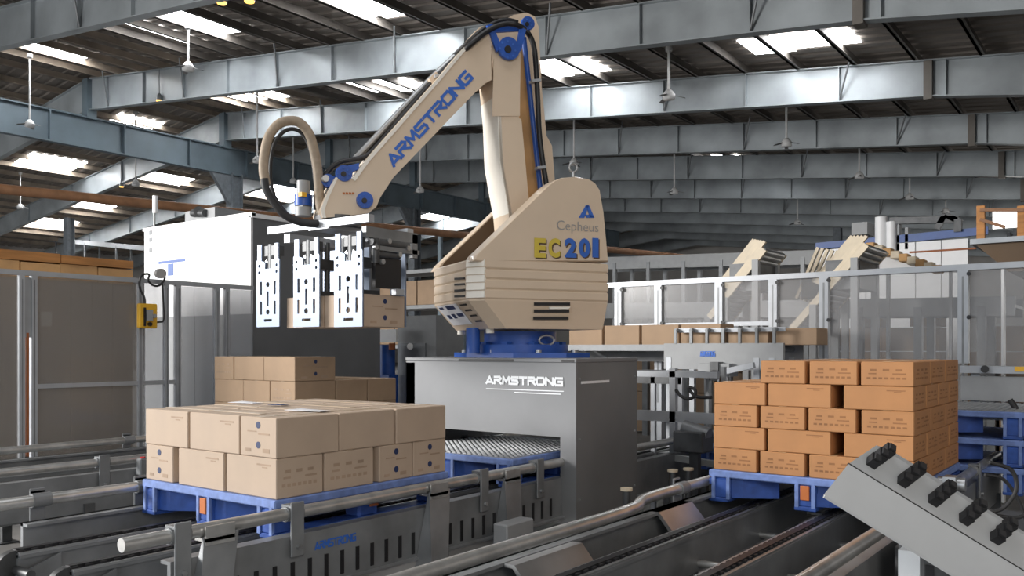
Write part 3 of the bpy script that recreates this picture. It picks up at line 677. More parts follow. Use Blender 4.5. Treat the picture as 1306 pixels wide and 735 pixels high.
# upper arm
def ua(m):
    pris(m, [(412, 278), (409, 268), (415, 252), (428, 226), (449, 228), (470, 200), (560, 98), (590, 62), (618, 39), (626, 43), (627, 102), (619, 106), (607, 117), (502, 226), (485, 252), (480, 264), (470, 272), (455, 274)], .17, -.13)
up = part(rob, 'upper_arm', 'beige', ua)
part(up, 'edge_flange', 'beige_white', lambda m: pris(m, [(449, 228), (470, 200), (560, 98), (590, 62), (618, 38), (619, 42), (592, 66), (562, 102), (472, 205), (453, 231)], .178, .165))
part(up, 'wrist_edge', 'beige_white', lambda m: pris(m, [(412, 278), (409, 268), (415, 252), (428, 226), (431, 227), (419, 253), (414, 268), (416, 278)], .176, .165))
part(rob, 'parallel_rod', 'steel', lambda m: (rod(m, (452, 204), (546, 104), .0, .022), rod(m, (546, 104), (616, 38), .0, .022)) and None)
part(rob, 'rod_bracket', 'beige', lambda m: (pris(m, [(547, 100), (556, 91), (563, 100), (553, 110)], .06, -.06), pris(m, [(600, 47), (612, 34), (622, 32), (622, 46)], .08, -.08)) and None)
A0 = rb(503, 214, .172); B0 = rb(605, 99.5, .172); ax = (B0-A0).normalized(); upv = ax.cross(RS)*-1
if upv.z < 0: upv = -upv
strokes_on('ARMSTRONG', A0, B0, .088, upv, 'lettering', 'letter_blue', rob, tw=.23, fill=.80)
part(rob, 'warning_text', 'orange', lambda m: [pris(m, [(437+i*4, 245.3), (440+i*4, 245.6), (440+i*4, 248), (437+i*4, 247.7)], .174, .169) for i in range(4)] and None, label='small orange lettering')
# pivots
def pivot(px, py, b, r, m1='robot_blue', nm='pivot'):
    p = part(rob, nm, m1, lambda m: disc(m, px, py, b, r, .03))
    part(p, 'cap', 'black', lambda m: disc(m, px, py, b+.03, r*.32, .008))
    each(p, 'bolt', 'letter_blue', range(8), lambda m, k: m.cyl(rb(px, py, b+.03)+(RD*math.cos(k*.785)+UP*math.sin(k*.785))*r*.72, rb(px, py, b+.036)+(RD*math.cos(k*.785)+UP*math.sin(k*.785))*r*.72, r*.1, 6))
pivot(464.5, 256, .17, .056); pivot(438, 222, .15, .055); pivot(647.6, 63, .17, .082); pivot(672, 31, .10, .05)
part(rob, 'linkage_plate', 'robot_blue', lambda m: (pris(m, [(621, 32), (628, 30), (640, 60), (634, 66)], .19, .165), pris(m, [(628, 34), (664, 31), (666, 39), (632, 41)], .14, .115), pris(m, [(664, 34), (671, 38), (665, 64), (657, 70)], .19, .165)) and None)
part(rob, 'wrist_link', 'robot_blue', lambda m: (pris(m, [(416, 234), (440, 212), (458, 208), (458, 216), (442, 222), (422, 240)], .10, .05), disc(m, 417, 232, .04, .045, .05)) and None)
part(rob, 'wrist_nut', 'steel', lambda m: disc(m, 414, 229, .09, .022, .05))
# cables along the arm
cab = [(405, 262), (408, 240), (416, 222), (432, 208), (455, 203), (472, 196), (500, 165), (545, 112), (575, 81), (600, 57), (618, 42), (632, 34), (648, 30), (662, 33), (674, 43), (681, 60), (684, 90), (686, 130), (688, 170), (692, 205), (697, 236), (700, 262)]
part(rob, 'cable', 'black', lambda m: m.tube(spline([rb(x, y, .04 if x < 600 else .2 if x < 672 else .06) for x, y in cab], 4), .02, 8))
part(rob, 'cable', 'black', lambda m: m.tube(spline([rb(x-1.5, y-5, -.02 if x < 600 else .12) for x, y in cab[4:14]], 4), .014, 8))
for (x, y) in ((603, 55), (560, 96), (684, 102), (691, 213)):
    part(rob, 'cable_clip', 'aluminium', lambda m: pris(m, [(x-5, y-1), (x+6, y-2), (x+6, y+1.5), (x-5, y+2.5)], .09, .03))
# big hose loop to the gripper
hose = [(410, 272), (407, 248), (405, 215), (396, 175), (384, 158), (371, 154), (356, 158), (344, 172), (338, 192), (336, 215), (339, 236)]
part(rob, 'hose', 'hose_tan', lambda m: m.tube(spline([rb(x, y, .06) for x, y in hose], 5), .032, 10), label='tan corrugated hose loop')
part(rob, 'hose', 'black_rubber', lambda m: m.tube(spline([rb(x, y, .08) for x, y in [(337, 228), (340, 243), (349, 258), (364, 275), (386, 284), (410, 285), (430, 280), (446, 277), (456, 281)]], 5), .026, 10), label='black hose bending down to the gripper')
part(rob, 'hose', 'black_rubber', lambda m: m.tube(spline([rb(x, y, 0) for x, y in [(402, 268), (402, 235), (398, 200), (389, 175), (376, 165), (362, 168), (350, 184), (345, 210), (346, 236), (354, 258), (370, 277)]], 5), .013, 8), label='thin black hose inside the loop')
# ---- gripper (moves with the robot)
GY = 3.86
def gy(px, py, Y=GY): return at(px, py, Y=Y)
grip = part(rob, 'gripper', 'aluminium', lambda m: (m.box(tuple(gy(341, 290)), (gy(470, 290).x, GY+.05, gy(341, 299).z)), m.box((-4.95, GY+.42, EYE+.76), (-4.1, GY+.48, EYE+.82)), m.box((-4.62, GY, EYE+.80), (-4.42, GY+.5, EYE+.84)), m.box((-4.9, GY+.02, EYE+.74), (-4.84, GY+.48, EYE+.8))) and None)
part(grip, 'wrist_flange', 'steel_dark', lambda m: m.cyl(R(1.37, .02, .83), R(1.37, .02, .90), .16, 24).cyl(R(1.37, .02, .9), R(1.37, .02, .97), .09, 20))
mc = at(387, 276, f=5.9)
mo = part(grip, 'servo_motor', 'cabinet_light', lambda m: m.cyl(mc, mc+UP*.06, .055, 16).box(tuple(mc+Vector((-.04, -.04, .06))), tuple(mc+Vector((.04, .04, .15)))).cyl(mc+UP*.15, mc+UP*.24, .045, 14))
part(mo, 'stator', 'robot_blue', lambda m: m.cyl(mc+UP*.07, mc+UP*.145, .06, 16)); part(mo, 'plug', 'yellow_box', lambda m: m.box(tuple(mc+Vector((.03, -.07, .12))), tuple(mc+Vector((.07, -.03, .15)))))
for (x0, x1, yt) in ((328, 357, 313), (375, 408, 306), (427, 463, 299)):
    a = gy(x0, 417.5); b = gy(x1, 417.5); top = gy(x0, yt).z; w = b.x-a.x; h = top-a.z
    o_, hs = [], []
    sh = h*.80
    outer = [(0, 0), (w, 0), (w, sh), (w*.96, sh+.01), (w*.96, h), (w*.80, h), (w*.80, h*.80), (w*.64, h*.78), (w*.64, h*.70), (w*.38, h*.70), (w*.38, h*.78), (w*.22, h*.80), (w*.22, h), (w*.04, h), (w*.04, sh+.01), (0, sh)]
    for u in (.16, .76):
        hs += [rect2(w*u, h*.15, w*(u+.09), h*.31), rect2(w*u, h*.39, w*(u+.09), h*.55)]
    hs += [rect2(w*.46, h*.25, w*.54, h*.43), rect2(w*.34, h*.065, w*.68, h*.095), circ2(w*.5, h*.18, w*.075), circ2(w*.5, h*.51, w*.075)]
    for u in (.12, .88): hs += [circ2(w*u, h*.66, w*.045, 8), circ2(w*u, h*.74, w*.045, 8)]
    me = sheet_with_holes(outer, hs, .012)
    place_flat(me, a, Vector((1, 0, 0)), Vector((0, 0, 1)), Vector((0, -1, 0)), 'side_plate', 'gripper_plate', grip)
    cx = (a.x+b.x)/2
    part(grip, 'cylinder', 'steel_dark', lambda m: m.cyl((cx, GY+.05, a.z+h*.62), (cx, GY+.05, EYE+.74), .045, 14).box((cx-.06, GY+.01, a.z+h*.86), (cx+.06, GY+.09, EYE+.73)))
    part(grip, 'piston_rod', 'steel', lambda m: m.cyl((cx, GY+.04, a.z+h*.45), (cx, GY+.04, a.z+h*.64), .014, 8).prism([(cx-.05, GY+.01, a.z+h*.8), (cx, GY+.01, a.z+h*.62), (cx+.05, GY+.01, a.z+h*.8), (cx+.03, GY+.01, a.z+h*.82), (cx, GY+.01, a.z+h*.68), (cx-.03, GY+.01, a.z+h*.82)], (0, .01, 0)))
for x_ in (-4.9, -4.55, -4.2):
    part(grip, 'rear_plate', 'gripper_plate', lambda m: m.box((x_-.07, GY+.43, EYE+.15), (x_+.07, GY+.442, EYE+.72)))
for x_ in (-4.70, -4.36):
    part(grip, 'pusher', 'steel_dark', lambda m: m.box((x_-.055, GY+.1, EYE+.37), (x_+.055, GY+.36, EYE+.40)).cyl((x_-.03, GY+.12, EYE+.4), (x_-.03, GY+.12, EYE+.74), .03, 10).cyl((x_+.04, GY+.2, EYE+.4), (x_+.04, GY+.2, EYE+.74), .02, 10).box((x_-.06, GY+.08, EYE+.55), (x_+.06, GY+.3, EYE+.62)))
# mechanism at the right end
gx = -4.1
part(grip, 'end_plate', 'black', lambda m: m.box((gx-.03, GY+.12, EYE+.40), (gx, GY+.36, EYE+.60)), label='black rubber end plate')
part(grip, 'end_bar', 'steel_grey', lambda m: m.box((gx-.02, GY+.02, EYE+.72), (gx+.02, GY+.5, EYE+.79)).box((gx-.02, GY+.1, EYE+.645), (gx+.02, GY+.52, EYE+.675)).box((gx-.02, GY+.45, EYE+.62), (gx+.02, GY+.5, EYE+.78)))
part(grip, 'end_cylinder', 'steel_dark', lambda m: m.cyl((gx, GY+.08, EYE+.7), (gx, GY+.42, EYE+.7), .028, 12).cyl((gx, GY+.14, EYE+.62), (gx, GY+.34, EYE+.62), .022, 10).cyl((gx, GY+.12, EYE+.56), (gx, GY+.12, EYE+.72), .03, 10))
each(grip, 'fitting', 'steel', ((GY+.1, .66), (GY+.22, .71), (GY+.32, .63), (GY+.4, .68), (GY+.16, .57)), lambda m, q: m.cyl((gx+.01, q[0], EYE+q[1]), (gx+.035, q[0], EYE+q[1]), .018, 10))
part(grip, 'end_foot', 'aluminium', lambda m: m.box((gx-.01, GY+.28, EYE+.36), (gx+.03, GY+.36, EYE+.40)))
for i in range(2):
    xa = -4.91+.4*i
    ctn('tan carton held in the gripper, %s' % ('left one behind the slotted plates' if i == 0 else 'right one with small blue marks on its end'), xa, xa+.39, 3.90, 4.28, EYE+.142, .215, 'carton', 'cartons in the gripper', [('x', 'logo')] if i else None)

# ---------------------------------------------------------------- tilted control box in front
f0 = 2.05
cr = Vector((.8, .6, 0)); cf = Vector((-.6, .8, 0))
P0 = at(1050, 632, f=f0); P1 = at(1082, 592, f=f0+.02); P2 = at(1118, 568, f=f0+.11)
axis = (cr*.852-UP*.524+cf*-.02).normalized(); Ln = .62
e1 = P1-P0; e2 = P2-P1
dv = (P0-Vector((0, 0, EYE))).normalized()+cr*.3
t = thing('control_box', 'pale grey tilted control box with five groups of black buttons at bottom right', 'control box', tuple(P0+axis*.3))
part(t, 'front_face', 'box_grey', lambda m: m.prism([P0, P1, P1+axis*Ln, P0+axis*Ln], dv*.05))
part(t, 'housing', 'box_grey', lambda m: m.prism([P0+dv*.012, P1+dv*.004, P1+dv*.01+e2*.1, P2-UP*.002, P2+dv*.10, P0+dv*.15], axis*Ln))
part(t, 'button_panel', 'box_grey', lambda m: m.prism([P1+e2*.06, P2, P2+axis*Ln, P1+e2*.06+axis*Ln], (e1.cross(axis)).normalized()*.0 + Vector((0, 0, -.006)) ))
part(t, 'seam', 'black', lambda m: m.bar(P1+cf*.003, P1+axis*Ln+cf*.003, .006, .006))
part(t, 'bottom_lip', 'box_grey', lambda m: m.bar(P0-UP*.002-cf*.004, P0+axis*Ln-UP*.002-cf*.004, .006, .006))
nrm = axis.cross(e2).normalized(); 
if nrm.dot(cf) > 0: nrm = -nrm
if nrm.z < 0 and abs(nrm.z) > abs(nrm.dot(cf)): nrm = -nrm
for i in range(5):
    u = .028+i*.087
    for j in range(3):
        c = P1+axis*(u+.010*0+j*.0)+e2*(.38+.27*j-.0)+axis*(.004)
        b = part(t, 'button', 'black', lambda m: m.bar(c, c+nrm*.024, .027, .024, axis), local=False)
        part(b, 'cap', 'black_rubber', lambda m: m.bar(c+nrm*.024, c+nrm*.03, .019, .016, axis))
pc = at(1160, 700, f=f0+.12)
part(t, 'post', 'box_grey', lambda m: m.box((pc.x-.02, pc.y-.03, 0), (pc.x+.03, pc.y+.02, pc.z)))
s = thing('cable', 'black cable bundle looping behind the grey control box', 'cable', tuple(at(1290, 640, f=2.6)))
part(s, 'loop', 'black_rubber', lambda m: m.tube(spline([at(x, y, f=2.9) for x, y in [(1262, 590), (1290, 600), (1296, 625), (1280, 648), (1262, 655), (1300, 660), (1330, 640)]], 5), .007, 6).tube(spline([at(x, y, f=3.0) for x, y in [(1256, 606), (1280, 612), (1300, 640), (1310, 670)]], 5), .006, 6))
t = thing('motor_cover', 'dark grey slotted drive cover at the right edge behind the control box', 'cover', (-.75, 4.6, 0))
part(t, 'housing', 'steel_dark', lambda m: m.bbox((-.62, 4.3, .56), (.5, 1.1, .30), .02))
each(t, 'slot', 'black', range(5), lambda m, k: m.box((-.85+.1*k, 3.745, .5), (-.82+.1*k, 3.752, .64)))
part(t, 'bracket', 'steel', lambda m: m.box((-.9, 4.9, .6), (-.84, 5.0, .84)).cyl((-.93, 4.95, .8), (-.8, 4.95, .8), .035, 12))

# ---------------------------------------------------------------- left fence, crate and machine behind it
FX = -8.0; FT = EYE+.69
def fy(px): return at(px, 400, X=FX).y
t = thing('guard_fence', 'aluminium guard fence with tinted clear panels along the left', 'fence', (FX, 4.5, 0))
yL, yR = fy(-60), fy(322)
part(t, 'top_rail', 'aluminium', lambda m: m.box((FX-.025, yL, FT-.045), (FX+.025, yR, FT)))
part(t, 'middle_rail', 'aluminium', lambda m: m.box((FX-.02, fy(47), 1.145), (FX+.02, fy(224), 1.185)))
for a, b in ((23.5, 30), (39, 46), (175, 180.5), (209, 213.5), (223, 229), (273, 278.5), (286, 291)):
    p = part(t, 'post', 'aluminium', lambda m: m.box((FX-.025, fy(a), 0), (FX+.03, fy(b), FT-.045)))
    part(p, 'groove', 'steel_dark', lambda m: m.box((FX+.03, (fy(a)*.55+fy(b)*.45), .1), (FX+.0315, (fy(a)*.45+fy(b)*.55), FT-.08)))
part(t, 'orange_strip', 'orange_rust', lambda m: m.box((FX-.01, fy(33), .55), (FX+.015, fy(36), FT-.55)), label='rusty orange strip between the posts')
part(t, 'gap_plate', 'cabinet_light', lambda m: m.box((FX-.01, fy(30), 1.6), (FX+.01, fy(39), FT-.06)))
for a, b, mt in ((-60, 23, 'tinted_panel'), (46.5, 174.5, 'tinted_panel'), (181, 209, 'screen_panel'), (229.5, 272.5, 'screen_panel'), (291.5, 322, 'screen_panel')):
    part(t, 'panel', mt, lambda m: m.box((FX-.004, fy(a), .15), (FX+.004, fy(b), FT-.05)))
t = thing('pull_cord_switch', 'yellow safety switch box with grey handle on the left fence post', 'switch', (FX+.06, fy(182), 1.75))
part(t, 'box', 'yellow_box', lambda m: m.bbox((FX+.07, (fy(171)+fy(194))/2, 1.82), (.06, fy(194)-fy(171), .24), .01))
part(t, 'handle', 'cabinet_light', lambda m: m.box((FX+.1, fy(179), 1.77), (FX+.13, fy(186), 1.88)).cyl((FX+.1, fy(188), 1.82), (FX+.14, fy(188), 1.82), .02, 10))
part(t, 'cover', 'black', lambda m: m.box((FX+.1, fy(176), 1.72), (FX+.112, fy(178.5), 1.9)).cyl((FX+.1, fy(183), 1.74), (FX+.13, fy(183), 1.74), .02, 8))
t = thing('cable', 'black cable looped over the left fence rail above the yellow switch', 'cable', (FX+.08, fy(190), 2))
part(t, 'loop', 'black_rubber', lambda m: m.tube(spline([at(x, y, X=FX+.08) for x, y in [(185, 392), (184, 380), (178, 366), (180, 352), (190, 350), (189, 358), (195, 364), (203, 364), (210, 356), (208, 348), (200, 346)]], 5), .011, 6).tube(spline([at(x, y, X=FX+.08) for x, y in [(194, 410), (203, 411), (209, 407), (208, 380), (207, 362)]], 4), .009, 6))
part(t, 'coil', 'steel', lambda m: m.cyl(at(203, 349, X=FX+.05), at(206, 349, X=FX+.12), .05, 14))
CX = -8.7
c0, c1 = at(-30, 320, X=CX), at(169, 325, X=CX)
ct = at(0, 319, X=CX).z
t = thing('wrapped_crate', 'large grey-brown crate with orange timber top behind the left fence', 'crate', (CX-.8, (c0.y+c1.y)/2, 0))
nsh = 7
for k in range(nsh):
    ya = c0.y+(c1.y-c0.y)*k/nsh; yb_ = c0.y+(c1.y-c0.y)*(k+1)/nsh
    part(t, 'side_board', 'crate_brown', lambda m: m.box((CX-1.6, ya+.002, .1), (CX-.004*(k % 2), yb_-.002, ct-.25)))
for k, (za, zb_, mt) in enumerate(((ct-.25, ct-.085, 'timber_light'), (ct-.08, ct+.01, 'timber'))):
    n_ = (4, 2)[k]
    for j in range(n_):
        ya = c0.y+(c1.y-c0.y)*j/n_; yb_ = c0.y+(c1.y-c0.y)*(j+1)/n_
        part(t, 'timber_plank', mt, lambda m: m.box((CX-1.62, ya+.004, za), (CX+.012*(j % 2+k), yb_-.004, zb_-.01*(j % 2))))
part(t, 'paper_patch', 'cabinet_light', lambda m: m.box((CX, at(52, 410, X=CX).y, 1.72), (CX+.003, at(66, 410, X=CX).y, 1.86)))
# white machine: corner at x=320 px
m0 = at(320, 275, f=9.9); mx, my, mz = m0.x, m0.y, m0.z
t = thing('white_machine_housing', 'tall white machine housing with a blue T mark behind the left fence', 'machine', (mx-1.1, my+1, 0))
for k in range(2):
    part(t, 'front_panel', 'white_paint', lambda m: m.box((mx-2.24+1.12*k+.004, my, 1.9), (mx-1.12+1.12*k-.004, my+.03, mz)))
    part(t, 'lower_panel', 'cabinet_light', lambda m: m.box((mx-2.24+1.12*k+.004, my+.01, 0), (mx-1.12+1.12*k-.004, my+.04, 1.9)))
part(t, 'side_panel', 'cabinet_grey', lambda m: m.box((mx-.03, my+.03, .1), (mx, my+2.05, mz-.02)), label='dark grey side panel')
part(t, 'roof_edge', 'white_paint', lambda m: m.box((mx-2.26, my-.01, mz), (mx+.02, my+.05, mz+.04)).box((mx-.03, my, mz-.02), (mx+.02, my+2.1, mz+.03)))
part(t, 'roof', 'cabinet_light', lambda m: m.box((mx-2.24, my+.04, mz-.02), (mx-.03, my+2.05, mz+.01)))
part(t, 'left_side', 'cabinet_light', lambda m: m.box((mx-2.27, my+.03, .1), (mx-2.24, my+2.05, mz)))
def mk(px, py): return at(px, py, Y=my-.004)
part(t, 'blue_mark', 'blue_band', lambda m: (m.box(tuple(mk(202, 337)), tuple(mk(236, 330)+Vector((0, .01, 0)))), m.box(tuple(mk(214, 352)), tuple(mk(221, 336)+Vector((0, .01, 0))))) and None, label='blue T-shaped mark')
each(t, 'hinge', 'steel_grey', (300, 309, 322), lambda m, y: m.box(tuple(mk(190, y)), tuple(mk(194, y-6)+Vector((0, .01, 0)))))
tb = thing('fan_unit', 'grey blower unit on the roof of the white machine', 'blower', tuple(at(262, 277, Y=my+.4)))
part(tb, 'housing', 'cabinet_light', lambda m: m.box(tuple(at(236, 291, Y=my+.4)), tuple(at(274, 264, Y=my+.4)+Vector((0, .5, 0)))))
part(tb, 'motor', 'steel_dark', lambda m: m.cyl(at(246, 272, Y=my+.38), at(262, 272, Y=my+.38), .05, 12).cyl(at(254, 270, Y=my+.35), at(254, 270, Y=my+.40), .07, 12))
ts = thing('signal_lamp', 'white signal lamp post at the left edge of the white machine', 'lamp', tuple(at(198, 288, Y=my+.1)))
part(ts, 'pole', 'steel', lambda m: m.cyl(at(197, 291, Y=my+.1), at(197, 272, Y=my+.1), .012, 8)); part(ts, 'lamp', 'white_paint', lambda m: m.cyl(at(198, 272, Y=my+.1), at(198, 250, Y=my+.1), .035, 12))
# ---------------------------------------------------------------- right fence
FY = 8.0
def fxx(px): return at(px, 400, Y=FY).x
t = thing('guard_fence', 'aluminium guard fence with clear panels behind the orange carton load', 'fence', (-5, FY, 0))
xs_ = [790, 841, 918, 987, 1052, 1229, 1400]
FT2 = EYE+.70; FM = EYE+.26
part(t, 'top_rail', 'aluminium', lambda m: m.box((fxx(776), FY-.03, FT2-.05), (fxx(1340), FY+.03, FT2)))
for i, x_ in enumerate(xs_[:-1]):
    X = fxx(x_)
    zb_ = (FM-.05, .95, FM-.05, .95, .95, EYE-.12)[i]
    p = part(t, 'post', 'aluminium', lambda m: m.box((X-.04, FY-.035, .0 if zb_ < 1 else zb_), (X+.04, FY+.03, FT2-.05)))
    part(p, 'groove', 'steel_grey', lambda m: m.box((X-.008, FY-.036, .95), (X+.008, FY-.034, FT2-.1)))
    each(p, 'corner_joint', 'black', (FT2-.08, FM), lambda m, z_: m.cyl((X+.045, FY-.045, z_), (X+.045, FY-.03, z_), .018, 8))
for i, (a, b) in enumerate(zip(xs_, xs_[1:])):
    Xa, Xb = fxx(a)+.045, fxx(b)-.045
    zb_ = FM if i < 3 else .95
    part(t, 'panel', 'clear_panel', lambda m: m.box((Xa, FY-.004, zb_), (Xb, FY+.004, FT2-.05)))
    if i < 3: part(t, 'middle_rail', 'aluminium', lambda m: m.box((Xa, FY-.02, FM-.04), (Xb, FY+.02, FM)))
part(t, 'bottom_rail', 'aluminium', lambda m: m.box((fxx(987), FY-.03, .92), (fxx(1400), FY+.03, .97)))
# infeed conveyor just inside the fence
t = thing('roller_conveyor', 'pale grey roller conveyor with wide side beam behind the pedestal', 'conveyor', (-6, 7.6, 0))
IY = 7.4
x0, x1, x2 = at(740, 440, Y=IY).x, at(848, 440, Y=IY).x, at(1000, 440, Y=IY).x
zt_ = EYE+.02
part(t, 'side_beam', 'cabinet_light', lambda m: m.box((x1, IY-.02, zt_-.21), (x2, IY+.02, zt_+.03)), label='wide pale side beam')
part(t, 'side_beam', 'steel_grey', lambda m: m.box((x0-1.2, IY-.02, zt_-.04), (x1, IY+.02, zt_+.02)))
part(t, 'rear_beam', 'cabinet_light', lambda m: m.box((x0-1.2, IY+.5, zt_-.15), (x2, IY+.52, zt_+.02)))
strokes_on('ARMSTRONG', at(893, 455, Y=IY-.022), Vector((at(912, 455, Y=IY-.022).x, IY-.022, at(893, 455, Y=IY-.022).z)), .05, (0, 0, 1), 'lettering', 'letter_blue', t, tw=.15)
k = x0-1.1
while k < x2:
    part(t, 'roller', 'steel_grey', lambda m: m.cyl((k, IY+.02, zt_-.02), (k, IY+.5, zt_-.02), .028, 8)); k += .14
for X in (x0, x1+.05, x1+.9, x2-.1):
    for y_ in (IY, IY+.5): part(t, 'leg', 'aluminium', lambda m: m.box((X-.025, y_-.025, 0), (X+.025, y_+.025, zt_-.1)))
for i in range(7):
    X = x1+.12+i*(x2-x1-.2)/6
    part(t, 'guide_bracket', 'steel_grey', lambda m: m.box((X-.012, IY-.03, zt_+.03), (X+.012, IY+.0, zt_+.16)).cyl((X, IY-.02, zt_+.15), (X, IY+.05, zt_+.15), .02, 8))
part(t, 'guide_rail', 'aluminium', lambda m: m.box((x1+.1, IY+.03, zt_+.13), (x2, IY+.045, zt_+.17)))
G4 = 'cartons on the roller conveyor'
for i in range(4):
    xa = at(757, 430, Y=IY+.1).x + i*.42 - .3
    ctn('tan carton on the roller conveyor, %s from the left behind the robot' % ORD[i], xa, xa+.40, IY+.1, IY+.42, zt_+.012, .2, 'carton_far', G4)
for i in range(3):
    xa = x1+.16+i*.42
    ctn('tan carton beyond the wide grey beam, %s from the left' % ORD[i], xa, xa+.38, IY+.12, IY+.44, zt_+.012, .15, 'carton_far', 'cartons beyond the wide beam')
# shelf unit and tubular stand between pedestal and orange load
t = thing('work_table', 'pale grey table with dark edge right behind the pedestal', 'table', (-5, 6.9, 0))
TY = 6.9
a, b = at(790, 470, Y=TY), at(874, 470, Y=TY)
ztb = at(830, 478, Y=TY).z
part(t, 'table_top', 'aluminium', lambda m: m.box((a.x, TY, ztb), (b.x, TY+.5, ztb+.03)))
part(t, 'apron', 'steel_dark', lambda m: m.box((a.x, TY+.02, ztb-.08), (b.x-.05, TY+.05, ztb)))
for X in (a.x+.05, (a.x+b.x)/2, b.x-.06): part(t, 'leg', 'aluminium', lambda m: m.box((X-.02, TY+.02, .0), (X+.02, TY+.06, ztb)))
for z_ in (.55, .86): part(t, 'shelf', 'cabinet_light', lambda m: m.box((a.x, TY+.08, z_), (b.x-.05, TY+.5, z_+.02)))
SY = 6.5
def sp(px, py): return at(px, py, Y=SY)
t = thing('tubular_stand', 'grey square-tube stand between the pedestal and the orange load', 'stand', tuple(sp(857, 590)))
part(t, 'post', 'aluminium', lambda m: m.box(tuple(sp(853.5, 470)), (sp(861, 470).x, SY+.05, 0)))
part(t, 'rail', 'aluminium', lambda m: m.box(tuple(sp(812, 536)), tuple(sp(935, 529)+Vector((0, .05, 0)))))
part(t, 'rail', 'pipe', lambda m: m.bar(sp(856, 583), sp(940, 597), .05, .05))
part(t, 'rail', 'aluminium', lambda m: m.box(tuple(sp(795, 480)), tuple(sp(915, 475)+Vector((0, .05, 0)))))
part(t, 'back_post', 'steel', lambda m: m.box((sp(900, 500).x, SY+.3, 0), (sp(905, 500).x, SY+.34, 1.35)))
t = thing('drive_unit', 'small grey gear drive with two bolts beside the tubular stand', 'drive', tuple(sp(883, 570)))
part(t, 'gearbox', 'steel_dark', lambda m: m.bbox(tuple(at(884, 563, Y=6.2)), (.25, .2, .16), .01)); part(t, 'motor', 'steel_grey', lambda m: m.cyl(at(872, 545, Y=6.2), at(904, 556, Y=6.2), .06, 14)); part(t, 'stand', 'steel_dark', lambda m: m.box(tuple(at(879, 575, Y=6.2)), (at(890, 575, Y=6.2).x, 6.26, 0)))
t = thing('hose', 'black air hose hanging behind the left end of the orange load', 'hose', tuple(sp(880, 500)))
part(t, 'loop', 'black_rubber', lambda m: m.tube(spline([sp(x, y) for x, y in [(862, 497), (868, 505), (878, 509), (886, 505), (886, 497), (878, 495), (888, 506), (908, 507)]], 5), .014, 8))
t = thing('pneumatic_unit', 'grey pneumatic cylinder block above the orange load\'s left end', 'actuator', tuple(at(912, 475, Y=7.3)))
part(t, 'block', 'cabinet_light', lambda m: m.box(tuple(at(890, 480, Y=7.3)), tuple(at(930, 464, Y=7.3)+Vector((0, .2, 0)))))
part(t, 'cylinder', 'steel_dark', lambda m: m.cyl(at(911, 479, Y=7.2), at(911, 479, Y=7.35), .05, 12).box(tuple(at(905, 474, Y=7.28)), tuple(at(916, 462, Y=7.28)+Vector((0, .1, 0)))))
part(t, 'arm', 'aluminium', lambda m: m.bar(at(925, 474, Y=7.25), at(962, 466, Y=7.25), .05, .05)); part(t, 'support', 'steel', lambda m: m.box(tuple(at(900, 480, Y=7.3)), (at(904, 480, Y=7.3).x, 7.36, 0)))
# white bench at far right
BY = 6.9
t = thing('white_bench', 'pale grey bench beam at the right edge in front of the fence', 'bench', (-1, BY, 0))
ba = at(1225, 490, Y=7.85)
part(t, 'beam', 'cabinet_light', lambda m: m.box((ba.x, 7.85, at(1240, 511, Y=7.85).z), (1.2, 7.9, at(1240, 480, Y=7.85).z)))
part(t, 'top', 'aluminium', lambda m: m.box((ba.x, 7.82, at(1240, 476, Y=7.82).z), (1.2, 7.96, at(1240, 467, Y=7.82).z)))
part(t, 'knob', 'black', lambda m: m.cyl(at(1256, 471, Y=7.82), at(1256, 471, Y=7.78), .03, 12))
part(t, 'warning_strip', 'yellow_box', lambda m: m.box(tuple(at(1294, 474, Y=7.81)), tuple(at(1320, 468, Y=7.81)+Vector((0, .01, 0)))))
for X in (ba.x+.1, .0, .9): part(t, 'leg', 'aluminium', lambda m: m.box((X-.03, 7.9, 0), (X+.03, 7.95, at(1240, 476, Y=7.82).z)))
t = thing('drain_pipe', 'black and tan slanting pipe under the bench at the right edge', 'pipe', tuple(at(1300, 530, Y=7.05)))
part(t, 'pipe', 'black_rubber', lambda m: m.tube([at(1288, 510, Y=7.05), at(1296, 522, Y=7.05), at(1303, 536, Y=7.05)], .02, 8)); part(t, 'sleeve', 'cream', lambda m: m.tube([at(1293, 525, Y=7.1), at(1302, 545, Y=7.1), at(1304, 600, Y=7.1)], .035, 8))
# ---------------------------------------------------------------- middle distance, left of the robot
t = thing('control_cabinet', 'light grey electrical cabinet between gripper and robot', 'cabinet', tuple(at(528, 440, f=12)))
def q12(px, py, f=12): return at(px, py, f=f)
a, b = at(507, 438, Y=9.75), at(556, 402, Y=9.75)
part(t, 'body', 'cabinet_light', lambda m: m.box((a.x, 9.75, 0), (b.x, 10.4, b.z)))
part(t, 'door', 'steel_grey', lambda m: m.box((a.x+.03, 9.73, .3), (b.x-.2, 9.75, a.z)))
part(t, 'knob', 'white_paint', lambda m: m.cyl(at(523, 442, Y=9.7), at(523, 442, Y=9.735), .05, 12))
t = thing('drum_rack', 'blue and red drum rack beside the grey cabinet', 'rack', tuple(at(494, 450, Y=9.4)))
part(t, 'drum', 'robot_blue', lambda m: m.cyl(at(494, 478, Y=9.5), at(494, 440, Y=9.5), .12, 16)); part(t, 'lid', 'orange_rust', lambda m: m.cyl(at(500, 446, Y=9.4), at(500, 438, Y=9.4), .05, 12))
part(t, 'panel', 'white_paint', lambda m: m.box(tuple(at(484, 437, Y=9.5)), tuple(at(505, 420, Y=9.5)+Vector((0, .05, 0))))); part(t, 'stand', 'robot_blue', lambda m: m.box((at(486, 478, Y=9.5).x, 9.4, 0), (at(502, 478, Y=9.5).x, 9.6, at(494, 478, Y=9.5).z)))
